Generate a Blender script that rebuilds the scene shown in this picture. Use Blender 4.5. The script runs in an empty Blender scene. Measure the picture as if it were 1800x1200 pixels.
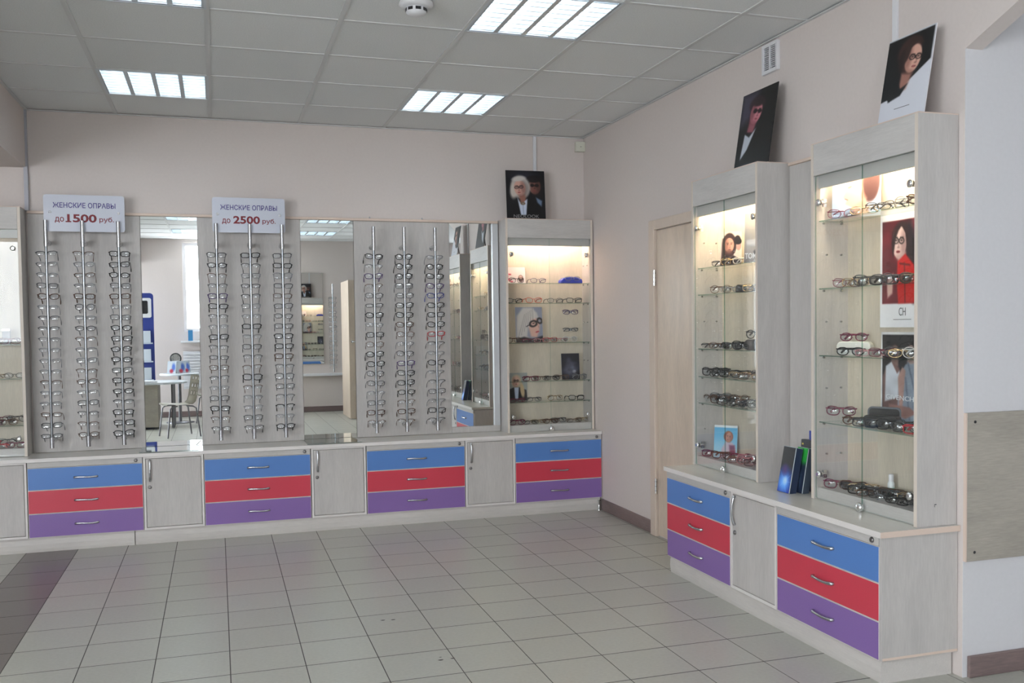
import bpy, bmesh, math, random
import numpy as np
from mathutils import Vector, Matrix, Euler
random.seed(7)
PI = math.pi
C = bpy.context.scene.collection
S = bpy.context.scene

# ------------------------------------------------------------------ camera
yaw, pitch, roll = 0.3127, -0.0380, -0.0124
fw = Vector((math.sin(yaw)*math.cos(pitch), math.cos(yaw)*math.cos(pitch), math.sin(pitch)))
r0 = Vector((math.cos(yaw), -math.sin(yaw), 0)); u0 = r0.cross(fw)
rr = math.cos(roll)*r0 + math.sin(roll)*u0
uu = -math.sin(roll)*r0 + math.cos(roll)*u0
cam = bpy.data.cameras.new('camera'); co = bpy.data.objects.new('camera', cam); C.objects.link(co)
M = Matrix((rr, uu, -fw)).transposed().to_4x4(); M.translation = Vector((0, 0, 1.40))
co.matrix_world = M
cam.sensor_width = 36; cam.lens = 1681.4/1800*36
cam.shift_x = -25.4/1800; cam.shift_y = 35.8/1800
cam.clip_start = 0.05; cam.clip_end = 60
S.camera = co

# ------------------------------------------------------------------ world, exposure
w = bpy.data.worlds.new('world'); S.world = w; w.use_nodes = True
w.node_tree.nodes['Background'].inputs[0].default_value = (0.75, 0.85, 1.0, 1)
w.node_tree.nodes['Background'].inputs[1].default_value = 1.0
S.view_settings.view_transform = 'Standard'; S.view_settings.look = 'None'
S.view_settings.exposure = 0.72; S.view_settings.gamma = 1.0
S.view_settings.use_curve_mapping = False
WINDOW_LIGHT = 9.0      # daylight in the window openings and the added fill windows
TUBE_LIGHT = 9.0         # fluorescent tubes
TUBE_COL = (0.94, 0.98, 1.0)
CASE_LIGHT = 1.6         # lamps inside the show cases (W)

# ------------------------------------------------------------------ materials
def srgb(r, g, b):
    f = lambda c: (c/255/12.92) if c/255 <= .04045 else ((c/255+.055)/1.055)**2.4
    return (f(r), f(g), f(b), 1)
MATS = {}
def mat(name, col, rough=.5, metal=0, spec=.5, emit=None, es=0, coat=0):
    if name in MATS: return MATS[name]
    m = bpy.data.materials.new(name); m.use_nodes = True
    b = m.node_tree.nodes['Principled BSDF']
    b.inputs['Base Color'].default_value = tuple(col)[:3]+(1,)
    b.inputs['Roughness'].default_value = rough; b.inputs['Metallic'].default_value = metal
    b.inputs['Specular IOR Level'].default_value = spec
    if coat: b.inputs['Coat Weight'].default_value = coat; b.inputs['Coat Roughness'].default_value = .1
    if emit: b.inputs['Emission Color'].default_value = tuple(emit)[:3]+(1,); b.inputs['Emission Strength'].default_value = es
    MATS[name] = m; return m
def N(m, t, **k):
    n = m.node_tree.nodes.new(t)
    for a, v in k.items(): setattr(n, a, v)
    return n
def grain(name, col, axis='Z', amt=.10, rough=.5, scale=1.0, bump=.15, seedtint=True):
    """pale laminate with a fine brushed grain along one object axis"""
    m = mat(name, col, rough); nt = m.node_tree; b = nt.nodes['Principled BSDF']
    tc = N(m, 'ShaderNodeTexCoord'); mp = N(m, 'ShaderNodeMapping')
    sc = [150*scale]*3; sc['XYZ'.index(axis)] = 16*scale
    mp.inputs['Scale'].default_value = sc
    n1 = N(m, 'ShaderNodeTexNoise'); n1.inputs['Scale'].default_value = 1; n1.inputs['Detail'].default_value = 5; n1.inputs['Roughness'].default_value = .65
    mp2 = N(m, 'ShaderNodeMapping'); sc2 = [9*scale]*3; sc2['XYZ'.index(axis)] = 2.0*scale
    mp2.inputs['Scale'].default_value = sc2
    n2 = N(m, 'ShaderNodeTexNoise'); n2.inputs['Scale'].default_value = 1; n2.inputs['Detail'].default_value = 3; n2.inputs['Distortion'].default_value = .6
    mx = N(m, 'ShaderNodeMath', operation='ADD'); 
    L = nt.links.new
    L(tc.outputs['Object'], mp.inputs['Vector']); L(mp.outputs[0], n1.inputs['Vector'])
    L(tc.outputs['Object'], mp2.inputs['Vector']); L(mp2.outputs[0], n2.inputs['Vector'])
    L(n1.outputs['Fac'], mx.inputs[0]); L(n2.outputs['Fac'], mx.inputs[1])
    rp = N(m, 'ShaderNodeValToRGB'); rp.color_ramp.elements[0].position = .7; rp.color_ramp.elements[1].position = 1.3
    mr = N(m, 'ShaderNodeMapRange'); mr.inputs['From Min'].default_value = .72; mr.inputs['From Max'].default_value = 1.28
    L(mx.outputs[0], mr.inputs['Value']); L(mr.outputs[0], rp.inputs[0])
    c = list(col)[:3]
    rp.color_ramp.elements[0].position = 0; rp.color_ramp.elements[1].position = 1
    rp.color_ramp.elements[0].color = (c[0]*(1-amt*1.6), c[1]*(1-amt*1.6), c[2]*(1-amt*1.5), 1)
    rp.color_ramp.elements[1].color = (min(1, c[0]*(1+amt)), min(1, c[1]*(1+amt)), min(1, c[2]*(1+amt)), 1)
    L(rp.outputs[0], b.inputs['Base Color'])
    bp = N(m, 'ShaderNodeBump'); bp.inputs['Strength'].default_value = bump; bp.inputs['Distance'].default_value = .001
    L(n1.outputs['Fac'], bp.inputs['Height']); L(bp.outputs[0], b.inputs['Normal'])
    return m
def mottled(name, col, amt=.05, scale=30, rough=.6, bump=.1, rnd=0, spec=.5, rough_rnd=0):
    m = mat(name, col, rough, spec=spec); nt = m.node_tree; b = nt.nodes['Principled BSDF']; L = nt.links.new
    tc = N(m, 'ShaderNodeTexCoord'); n1 = N(m, 'ShaderNodeTexNoise'); n1.inputs['Scale'].default_value = scale; n1.inputs['Detail'].default_value = 6
    L(tc.outputs['Object'], n1.inputs['Vector'])
    hs = N(m, 'ShaderNodeHueSaturation'); hs.inputs['Color'].default_value = tuple(col)[:3]+(1,)
    mr = N(m, 'ShaderNodeMapRange'); mr.inputs['From Min'].default_value = .3; mr.inputs['From Max'].default_value = .7
    mr.inputs['To Min'].default_value = 1-amt; mr.inputs['To Max'].default_value = 1+amt
    L(n1.outputs['Fac'], mr.inputs['Value'])
    if rnd:
        oi = N(m, 'ShaderNodeObjectInfo'); m2 = N(m, 'ShaderNodeMapRange')
        m2.inputs['To Min'].default_value = 1-rnd; m2.inputs['To Max'].default_value = 1+rnd
        L(oi.outputs['Random'], m2.inputs['Value'])
        mu = N(m, 'ShaderNodeMath', operation='MULTIPLY'); L(mr.outputs[0], mu.inputs[0]); L(m2.outputs[0], mu.inputs[1]); L(mu.outputs[0], hs.inputs['Value'])
    else: L(mr.outputs[0], hs.inputs['Value'])
    L(hs.outputs[0], b.inputs['Base Color'])
    bp = N(m, 'ShaderNodeBump'); bp.inputs['Strength'].default_value = bump; bp.inputs['Distance'].default_value = .002
    L(n1.outputs['Fac'], bp.inputs['Height']); L(bp.outputs[0], b.inputs['Normal'])
    return m
def glassmat(name, tint, gloss=1.0, rough=0.0):
    m = bpy.data.materials.new(name); m.use_nodes = True; nt = m.node_tree; nt.nodes.clear(); L = nt.links.new
    o = nt.nodes.new('ShaderNodeOutputMaterial'); mx = nt.nodes.new('ShaderNodeMixShader'); tr = nt.nodes.new('ShaderNodeBsdfTransparent')
    gl = nt.nodes.new('ShaderNodeBsdfGlossy'); gl.inputs['Roughness'].default_value = rough; gl.inputs['Color'].default_value = (1, 1, 1, 1)
    fr = nt.nodes.new('ShaderNodeFresnel'); fr.inputs['IOR'].default_value = 1.5
    mu = nt.nodes.new('ShaderNodeMath'); mu.operation = 'MULTIPLY'; mu.inputs[1].default_value = gloss
    tr.inputs['Color'].default_value = tuple(tint)+(1,)
    ge = nt.nodes.new('ShaderNodeNewGeometry'); iv = nt.nodes.new('ShaderNodeMath'); iv.operation = 'SUBTRACT'; iv.inputs[0].default_value = 1.0; L(ge.outputs['Backfacing'], iv.inputs[1])
    m3 = nt.nodes.new('ShaderNodeMath'); m3.operation = 'MULTIPLY'; fr.inputs['IOR'].default_value = 1.5
    L(fr.outputs[0], m3.inputs[0]); L(iv.outputs[0], m3.inputs[1])
    L(m3.outputs[0], mu.inputs[0]); L(mu.outputs[0], mx.inputs[0]); L(tr.outputs[0], mx.inputs[1]); L(gl.outputs[0], mx.inputs[2]); L(mx.outputs[0], o.inputs[0])
    MATS[name] = m; return m

WALL = mottled('wall_paint', (.67, .60, .565), .015, 60, .75, .05)
WALLW = mottled('wall_paint_bluish_lit', (.66, .65, .665), .015, 60, .75, .05)  # wall paint with the bluish daylight of the niche side put into its colour
CEIL = mottled('ceiling_tile_fibre', (.77, .78, .78), .05, 150, .9, .25, rnd=.03)
TBAR = mat('grid_white', (.66, .66, .66), .6)
WOOD = grain('bleached_oak_vertical', (.53, .50, .475), 'Z', .07)
WOODX = grain('bleached_oak_horizontal', (.56, .535, .51), 'X', .07)
WOODD = grain('bleached_oak_board', (.40, .365, .31), 'X', .12)
TOP = grain('worktop_laminate', (.62, .60, .55), 'X', .03, rough=.22, bump=.02)
EDGE = mat('peach_edge_band', (.70, .56, .47), .45)
EDGEW = mat('cream_edge_band', (.74, .70, .67), .45)
CASEIN = grain('showcase_lining', (.64, .57, .46), 'Z', .08)
BLUE = mottled('blue_laminate', srgb(86, 130, 196), .03, 200, .35, .03)
RED = mottled('red_laminate', srgb(204, 62, 80), .03, 200, .35, .03)
PURP = mottled('purple_laminate', srgb(134, 103, 166), .03, 200, .35, .03)
CHROME = mat('chrome', (.78, .79, .80), .12, 1)
STEEL = mat('brushed_steel', (.50, .51, .53), .26, 1)
ALU = mat('aluminium_profile', (.72, .74, .76), .38, .85)
MIRROR = mat('mirror_silver', (.90, .93, .92), 0.0, 1)
GLASS = glassmat('clear_glass', (.982, .988, .984), .85)
GEDGE = glassmat('green_glass_edge', (.55, .72, .66), 1.2, .05)
SHELFG = glassmat('shelf_glass', (.94, .965, .955), 1.0)
LENS = glassmat('demo_lens', (.93, .945, .96), 5.0)
LENS2 = glassmat('demo_lens_clear', (.93, .945, .96), 1.7)
DOORW = grain('beech_door', (.66, .54, .43), 'Z', .08, rough=.4)
FRAMEW = grain('beech_door_frame', (.66, .55, .46), 'Z', .05, rough=.4)
SKIRT = grain('brown_skirting', (.22, .16, .15), 'Y', .15)
SKIRTX = grain('brown_skirting_x', (.22, .16, .15), 'X', .15)
TILE = mottled('floor_tile_grey', (.45, .445, .395), .05, 60, .30, .03, rnd=.03)
TILED = mottled('floor_tile_brown', (.17, .145, .135), .05, 60, .30, .03, rnd=.03)
GROUT = mat('grout', (.085, .075, .072), .9)
WHITE = mat('white_plastic', (.74, .74, .76), .4)
BLACK = mat('black_plastic', (.02, .02, .022), .35)
SIGNM = mat('sign_plastic', (.56, .58, .66), .25)
TXTP = mat('violet_lettering', srgb(70, 58, 130), .5)
TXTR = mat('dark_red_lettering', srgb(120, 18, 32), .5)
TXTW = mat('white_lettering', (.75, .77, .8), .5)
TXTD = mat('grey_lettering', (.16, .16, .17), .5)

# ------------------------------------------------------------------ mesh helpers
def bx(bm, x0, x1, y0, y1, z0, z1, rot=None, piv=None):
    v = [bm.verts.new((x, y, z)) for z in (z0, z1) for y in (y0, y1) for x in (x0, x1)]
    for f in ((0, 2, 3, 1), (4, 5, 7, 6), (0, 1, 5, 4), (2, 6, 7, 3), (0, 4, 6, 2), (1, 3, 7, 5)):
        bm.faces.new([v[i] for i in f])
    if rot: bmesh.ops.rotate(bm, verts=v, cent=piv or (0, 0, 0), matrix=rot)
    return v
def box(*a, **k):
    bm = bmesh.new(); bx(bm, *a, **k); return bm
def tube(bm, pts, r, n=8, cap=True, flat=1.0, closed=False):
    pts = [Vector(p) for p in pts]; rings = []; m = len(pts)
    up0 = None
    for i, p in enumerate(pts):
        if closed: t = (pts[(i+1) % m]-pts[i-1]).normalized()
        else: t = ((pts[i+1]-p) if i == 0 else (p-pts[i-1]) if i == m-1 else (pts[i+1]-pts[i-1])).normalized()
        if up0 is None: up0 = Vector((0, 0, 1)) if abs(t.z) < .9 else Vector((0, 1, 0))
        a = t.cross(up0)
        if a.length < 1e-4: a = t.cross(Vector((1, 0, 0)))
        a.normalize(); b = a.cross(t).normalized(); up0 = b
        ri = r[i] if isinstance(r, (list, tuple)) else r
        rings.append([bm.verts.new(p+a*ri*math.cos(2*PI*k/n)+b*ri*flat*math.sin(2*PI*k/n)) for k in range(n)])
    for i in range(m if closed else m-1):
        A, B = rings[i], rings[(i+1) % m]
        for k in range(n): bm.faces.new((A[k], A[(k+1) % n], B[(k+1) % n], B[k])).smooth = True
    if cap and not closed:
        for q in (rings[0][::-1], rings[-1]): bm.faces.new([bm.verts.new(v.co) for v in q])
def lathe(bm, prof, n=20, cx=0, cy=0, axis='Z', cz=0):
    rings = []
    for r, z in prof:
        ring = []
        for k in range(n):
            a = 2*PI*k/n; x, y = r*math.cos(a), r*math.sin(a)
            if axis == 'Z': p = (cx+x, cy+y, cz+z)
            elif axis == 'Y': p = (cx+x, cy+z, cz+y)
            else: p = (cx+z, cy+x, cz+y)
            ring.append(bm.verts.new(p))
        rings.append(ring)
    for A, B in zip(rings, rings[1:]):
        for k in range(n): bm.faces.new((A[k], A[(k+1) % n], B[(k+1) % n], B[k])).smooth = True
    for q in (rings[0][::-1], rings[-1]): bm.faces.new([bm.verts.new(v.co) for v in q])
def lathed(*a, **k):
    bm = bmesh.new(); lathe(bm, *a, **k); return bm
def prism(bm, poly, y0, y1):
    """polygon in xz extruded along y"""
    A = [bm.verts.new((x, y0, z)) for x, z in poly]; B = [bm.verts.new((x, y1, z)) for x, z in poly]
    n = len(poly); bm.faces.new(A); bm.faces.new(B[::-1])
    for i in range(n): bm.faces.new((A[i], B[i], B[(i+1) % n], A[(i+1) % n]))
def rrect(w, h, r, n=5, cx=0, cz=0):
    out = []
    for sx, sz, a0 in ((1, 1, 0), (-1, 1, 90), (-1, -1, 180), (1, -1, 270)):
        for k in range(n+1):
            a = math.radians(a0+90*k/n)
            out.append((cx+sx*(w/2-r)+r*math.cos(a), cz+sz*(h/2-r)+r*math.sin(a)))
    return out
def mesh(bm, name, m):
    bmesh.ops.recalc_face_normals(bm, faces=bm.faces[:])
    me = bpy.data.meshes.new(name); bm.to_mesh(me); bm.free()
    for x in (m if isinstance(m, (list, tuple)) else [m]): me.materials.append(x)
    return me
def ob(name, me, parent=None, loc=(0, 0, 0), rot=(0, 0, 0), bevel=0):
    o = bpy.data.objects.new(name, me); C.objects.link(o); o.location = loc; o.rotation_euler = rot
    if parent: o.parent = parent
    if bevel:
        b = o.modifiers.new('bevel', 'BEVEL'); b.width = bevel; b.segments = 2; b.limit_method = 'ANGLE'
    return o
def part(name, bm, m, parent=None, **k): return ob(name, mesh(bm, name, m), parent, **k)
def thing(name, label, cat, loc=(0, 0, 0), rotz=0, group=None):
    o = bpy.data.objects.new(name, None); C.objects.link(o); o.location = loc; o.rotation_euler = (0, 0, rotz)
    o.empty_display_size = .05
    o['label'] = label; o['category'] = cat
    if group: o['group'] = group
    return o
def tag(o, label, cat, group=None):
    o['label'] = label; o['category'] = cat
    if group: o['group'] = group
    return o
def struct(name, bm, m, bevel=0):
    o = part(name, bm, m, bevel=bevel); o['kind'] = 'structure'; return o
def text(name, s, m, parent, w, h, loc, rot=(PI/2, 0, 0), bold=0, extrude=.0004):
    """lettering fitted into a w x h box centred at loc (local xz plane by default)"""
    cu = bpy.data.curves.new(name, 'FONT'); cu.body = s; cu.size = 1; cu.offset = bold; cu.extrude = .002
    cu.resolution_u = 3
    o = bpy.data.objects.new(name, cu); C.objects.link(o); bpy.context.view_layer.update()
    dg = bpy.context.evaluated_depsgraph_get(); me = bpy.data.meshes.new_from_object(o.evaluated_get(dg))
    bpy.data.objects.remove(o)
    n = len(me.vertices); a = np.empty(n*3); me.vertices.foreach_get('co', a); a = a.reshape(-1, 3)
    lo, hi = a.min(0), a.max(0)
    a = (a-(lo+hi)/2)/(hi-lo)*np.array([w, h, extrude*2])
    me.vertices.foreach_set('co', a.ravel()); me.update(); me.materials.clear(); me.materials.append(m)
    return ob(name, me, parent, loc, rot)

# ------------------------------------------------------------------ flat prints painted into a fine colour grid
class Img:
    def __init__(s, w, h, bg, ar=None):
        s.w, s.h = w, h; s.a = np.zeros((h, w, 3)); s.a[:] = np.array(bg)/255
        s.X, s.Y = np.meshgrid((np.arange(w)+.5)/w, (np.arange(h)+.5)/h); s.ar = ar or h/w
    def mix(s, m, c): 
        m = np.clip(m, 0, 1)[..., None]; s.a = s.a*(1-m)+m*np.array(c)/255
    def grad(s, c0, c1, y0=0, y1=1, x0=None):
        t = np.clip((s.Y-y0)/(y1-y0), 0, 1)[..., None]; s.a = (1-t)*np.array(c0)/255+t*np.array(c1)/255
    def ell(s, cx, cy, rx, ry, c, rot=0, soft=.10, al=1):
        x = (s.X-cx); y = (s.Y-cy)*s.ar; ry = ry*s.ar
        r = math.radians(rot); x, y = x*math.cos(r)+y*math.sin(r), -x*math.sin(r)+y*math.cos(r)
        d = np.sqrt((x/rx)**2+(y/ry)**2); s.mix(np.clip((1+soft-d)/(2*soft), 0, 1)*al, c)
    def ring(s, cx, cy, rx, ry, t, c, rot=0, al=1):
        x = (s.X-cx); y = (s.Y-cy)*s.ar; ry = ry*s.ar
        r = math.radians(rot); x, y = x*math.cos(r)+y*math.sin(r), -x*math.sin(r)+y*math.cos(r)
        d = np.abs(np.sqrt((x/rx)**2+(y/ry)**2)-1)*min(rx, ry); s.mix(np.clip(1.5-d/t, 0, 1)*al, c)
    def poly(s, pts, c, soft=.008, al=1):
        P = [(x, y*s.ar) for x, y in pts]; X, Y = s.X, s.Y*s.ar
        ins = np.zeros(X.shape, bool); dist = np.full(X.shape, 9.)
        n = len(P)
        for i in range(n):
            x1, y1 = P[i]; x2, y2 = P[(i+1) % n]
            dy = (y2-y1) if abs(y2-y1) > 1e-9 else 1e-9
            ins ^= ((y1 > Y) != (y2 > Y)) & (X < (x2-x1)*(Y-y1)/dy+x1)
            L2 = (x2-x1)**2+(y2-y1)**2+1e-12; t = np.clip(((X-x1)*(x2-x1)+(Y-y1)*(y2-y1))/L2, 0, 1)
            dist = np.minimum(dist, np.hypot(X-x1-t*(x2-x1), Y-y1-t*(y2-y1)))
        sd = np.where(ins, -dist, dist); s.mix(np.clip(.5-sd/(2*soft), 0, 1)*al, c)
    def line(s, x1, y1, x2, y2, t, c, al=1):
        X, Y = s.X, s.Y*s.ar; y1 *= s.ar; y2 *= s.ar
        L2 = (x2-x1)**2+(y2-y1)**2+1e-12; q = np.clip(((X-x1)*(x2-x1)+(Y-y1)*(y2-y1))/L2, 0, 1)
        d = np.hypot(X-x1-q*(x2-x1), Y-y1-q*(y2-y1)); s.mix(np.clip(1.5-d/t, 0, 1)*al, c)
    def noise(s, amt, seed=1, k=6):
        rs = np.random.RandomState(seed); n = rs.rand(k*2, k)
        yi = (s.Y*(k*2-1)); xi = (s.X*(k-1)); y0 = np.floor(yi).astype(int).clip(0, k*2-2); x0 = np.floor(xi).astype(int).clip(0, k-2)
        fy, fx = yi-y0, xi-x0
        v = n[y0, x0]*(1-fy)*(1-fx)+n[y0+1, x0]*fy*(1-fx)+n[y0, x0+1]*(1-fy)*fx+n[y0+1, x0+1]*fy*fx
        s.a *= (1+amt*(v-.5))[..., None]
    def face(s, cx, cy, r, skin, shade, rot=0, turn=.2, lips=(150, 70, 70), glasses=None, eye=(50, 40, 40)):
        """front face: r is half width; turn shifts features sideways"""
        ry = r*1.38/s.ar
        R = math.radians(rot)
        def P(u, v): 
            x = u*r; y = v*r*1.38
            return cx+x*math.cos(R)-y*math.sin(R), cy+(x*math.sin(R)+y*math.cos(R))/s.ar
        s.ell(cx, cy, r, ry, skin, rot, .06)
        x, y = P(-.62*np.sign(turn), .05); s.ell(x, y, r*.42, ry*.85, shade, rot, .5, .6)
        x, y = P(0, .92); s.ell(x, y, r*.5, ry*.2, shade, rot, .5, .4)
        for k in (-1, 1):
            x, y = P(.38*k+turn*.5, -.12); s.ell(x, y, r*.16, ry*.055, eye, rot, .35)
            x1, y1 = P(.18*k+turn*.5, -.30); x2, y2 = P(.62*k+turn*.4, -.30); s.line(x1, y1, x2, y2, r*.05, eye, .8)
            if glasses:
                x, y = P(.40*k+turn*.5, -.10)
                if glasses[0] == 'sun': s.ell(x, y, r*.37, ry*.19, glasses[1], rot, .12)
                else: s.ring(x, y, r*.34, ry*.17, r*.045, glasses[1], rot)
        if glasses: a = P(-.1+turn*.5, -.16); b = P(.1+turn*.5, -.16); s.line(*a, *b, r*.06, glasses[1])
        a = P(.02+turn*.75, -.12); b = P(.10+turn*.9, .25); s.line(*a, *b, r*.05, shade, .8)
        x, y = P(.04+turn*.8, .30); s.ell(x, y, r*.16, ry*.05, shade, rot, .5, .9)
        x, y = P(turn*.7, .56); s.ell(x, y, r*.27, ry*.075, lips, rot, .25)
        a = P(-.24+turn*.7, .56); b = P(.24+turn*.7, .56); s.line(*a, *b, r*.025, [c*.5 for c in lips])
PRINT = bpy.data.materials.new('printed_colours'); PRINT.use_nodes = True
_a = PRINT.node_tree.nodes.new('ShaderNodeAttribute'); _a.attribute_name = 'ink'
_b = PRINT.node_tree.nodes['Principled BSDF']; _b.inputs['Roughness'].default_value = .35
PRINT.node_tree.links.new(_a.outputs['Color'], _b.inputs['Base Color'])
def print_mesh(img, W, Hh, curve=0):
    """image grid as a mesh of W x Hh metres in the local xz plane, facing -y, origin bottom centre"""
    h, w = img.h, img.w
    u = np.arange(w+1)/w; v = np.arange(h+1)/h
    a = img.a; p = np.pad(a, ((1, 1), (1, 1), (0, 0)), mode='edge')
    vc = (p[:-1, :-1]+p[1:, :-1]+p[:-1, 1:]+p[1:, 1:])/4
    vc = np.where(vc <= .04045, vc/12.92, ((vc+.055)/1.055)**2.4)
    U, V = np.meshgrid(u, v)
    co_ = np.stack([(U-.5)*W, curve*(1-4*(U-.5)**2)*-1, (1-V)*Hh], -1).reshape(-1, 3)
    i = np.arange(h)[:, None]*(w+1)+np.arange(w)[None]
    q = np.stack([i, i+w+1, i+w+2, i+1], -1).reshape(-1, 4)
    me = bpy.data.meshes.new('print'); nv, nf = len(co_), len(q)
    me.vertices.add(nv); me.vertices.foreach_set('co', co_.ravel())
    me.loops.add(nf*4); me.loops.foreach_set('vertex_index', q.ravel().astype(np.int32))
    me.polygons.add(nf); me.polygons.foreach_set('loop_start', np.arange(0, nf*4, 4, dtype=np.int32))
    at = me.color_attributes.new('ink', 'FLOAT_COLOR', 'POINT')
    at.data.foreach_set('color', np.concatenate([vc.reshape(-1, 3), np.ones((nv, 1))], 1).ravel().astype(np.float32))
    me.update(calc_edges=True); me.validate(); me.materials.append(PRINT)
    return me
def poster(name, label, img, W, Hh, loc, rotz=0, lean=0, yaw=0, cardmat=None, strut=False, cat='poster', rolly=0, group=None):
    """a printed card standing on its lower edge at loc; lean tips the top backwards"""
    t = thing(name, label, cat, loc, 0, group)
    t.rotation_euler = (Euler((-lean, rolly, 0)).to_matrix().to_4x4()).to_euler() if False else (-lean, rolly, rotz)
    part('card', box(-W/2, W/2, 0.0006, .004, 0, Hh), cardmat or WHITE, t)
    ob('print', print_mesh(img, W, Hh), t)
    if strut:
        b = bmesh.new(); k = Hh*.55
        bx(b, -.02, .02, .0045, .0075, 0, k, rot=Matrix.Rotation(2.0*lean, 3, 'X'), piv=(0, .006, k))
        part('easel_strut', b, mat('grey_card', (.22, .2, .2), .8), t)
    return t

# ================================================================== SETTING
YB = 7.0; XR = 2.75; XL = -1.16; YR = -2.4; HC = 2.85; YC = 3.0
XLL = -4.6; XRR = 4.6
struct('wall_back', box(XLL-.1, XR+.1, YB, YB+.15, 0, HC+.1), WALL)
struct('wall_right', box(XR, XR+.08, YC+.001, YB, 0, HC+.1), WALL)
b = bmesh.new()                        # lintel whose underside slopes up to the ceiling
_p = [(YC+.001, 2.437), (1.92, 2.86), (YC+.001, 2.95)]
A = [b.verts.new((XR, y, z)) for y, z in _p]; B = [b.verts.new((XR+.08, y, z)) for y, z in _p]; b.faces.new(A); b.faces.new(B[::-1])
for i in range(3): b.faces.new((A[i], B[i], B[(i+1) % 3], A[(i+1) % 3]))
struct('wall_right_lintel', b, WALL)
struct('wall_right_niche', box(XR+.08, XRR, YC, YC+.12, 0, HC+.1), WALLW)
struct('wall_right_pier', box(XR, XR+.08, YC-.0015, YC+.001, 0, 2.437), WALLW)
struct('wall_right_far', box(XRR, XRR+.1, YR, YC+.1, 0, HC+.1), WALLW)
struct('wall_left_lintel', box(XL-.30, XL, YR, YB, 2.472, HC+.1), WALL)
b = bmesh.new()
bx(b, XLL-.1, XLL, YR, -2.1, 0, HC+.1); bx(b, XLL-.1, XLL, .4, YB, 0, HC+.1); bx(b, XLL-.1, XLL, -2.1, .4, 0, .5); bx(b, XLL-.1, XLL, -2.1, .4, 2.5, HC+.1)
struct('wall_left_far', b, WALL)

# rear wall with window openings (lit daylight), the rightmost an added fill
wins = [(-.50, .40, 1.37, 2.80), (-4.2, -2.55, 1.20, 2.80), (3.5, 4.2, 1.3, 2.2)]  # last entry is an unseen fill window, added to brighten the niche wall
b = bmesh.new(); xs = XLL-.1
for x0, x1, z0, z1 in sorted(wins):
    bx(b, xs, x0, YR-.2, YR, 0, HC+.1); bx(b, x0, x1, YR-.2, YR, 0, z0); bx(b, x0, x1, YR-.2, YR, z1, HC+.1); xs = x1
bx(b, xs, XRR+.1, YR-.2, YR, 0, HC+.1)
struct('wall_rear', b, WALL)
DAY = mat('daylight_pane', (.8, .8, .8), .5, emit=(.88, .94, 1.0), es=WINDOW_LIGHT)
for i, (x0, x1, z0, z1) in enumerate(wins):
    g = struct('window_%d' % (i+1), box(x0, x1, YR-.12, YR-.115, z0, z1), DAY)
    fr = bmesh.new(); t = .05
    bx(fr, x0, x1, YR-.11, YR-.06, z0, z0+t); bx(fr, x0, x1, YR-.11, YR-.06, z1-t, z1); bx(fr, x0, x0+t, YR-.11, YR-.06, z0+t, z1-t); bx(fr, x1-t, x1, YR-.11, YR-.06, z0+t, z1-t)
    part('window_frame', fr, WHITE, g)
    part('window_sill', box(x0-.05, x1+.05, YR+.0005, YR+.16, z0-.18, z0-.15), WHITE, g, bevel=.004)

g = struct('window_4', box(XLL-.08, XLL-.075, -2.1, .4, .5, 2.5), DAY)  # unseen window, added to bring more daylight onto floor, ceiling and right wall
fr = bmesh.new()
for y in (-2.1, -.88, .34): bx(fr, XLL-.07, XLL-.02, y, y+.06, .5, 2.5)
for z in (.5, 2.44): bx(fr, XLL-.06, XLL-.03, -2.04, .34, z, z+.06)
part('window_frame', fr, WHITE, g)

# ceiling: slab, tee grid, single tiles
CX0, CY0 = -.609, 7.023
ceil_ = struct('ceiling', box(XLL-.1, XRR+.1, YR-.2, YB+.15, HC+.1, HC+.2), CEIL)
lights_at = [(c, r) for c in (0, 3) for r in (1, 4, 7, 10, 13)]
tb = bmesh.new()
for c in range(0, 6): bx(tb, CX0+.6*c-.012, CX0+.6*c+.012, YR, YB, HC-.001, HC+.004)
for r in range(1, 16): bx(tb, XL, XR, CY0-.6*r-.012, CY0-.6*r+.012, HC, HC+.004)
part('grid', tb, TBAR, ceil_)['kind'] = 'stuff'
tm = {}
for c in range(-1, 6):
    for r in range(0, 16):
        if (c, r) in lights_at: continue
        x0 = max(CX0+.6*c, XL)+.003; x1 = min(CX0+.6*(c+1), XR)-.003
        y1 = min(CY0-.6*r, YB)-.003; y0 = max(CY0-.6*(r+1), YR)+.003
        key = (round(x1-x0, 3), round(y1-y0, 3))
        if key not in tm: tm[key] = mesh(box(-(x1-x0)/2, (x1-x0)/2, -(y1-y0)/2, (y1-y0)/2, 0, .014), 'ceiling_tile', CEIL)
        ob('ceiling_tile', tm[key], ceil_, ((x0+x1)/2, (y0+y1)/2, HC+.0045))
part('side_panel', box(XLL, XL-.3, YR, YB, HC, HC+.02), CEIL, ceil_)
part('side_panel', box(XR, XRR, YR, YC, HC, HC+.02), CEIL, ceil_)
for o, nm in ((box(XL, XL+.018, YR, YB, HC-.006, HC-.0015), 'left'), (box(XR-.018, XR, YC, YB, HC-.006, HC-.0015), 'right')):
    struct('trim_ceiling_'+nm, o, TBAR)
struct('trim_ceiling_back', box(XL+.018, XR-.018, YB-.018, YB, HC-.006, HC-.0015), TBAR)

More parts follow.
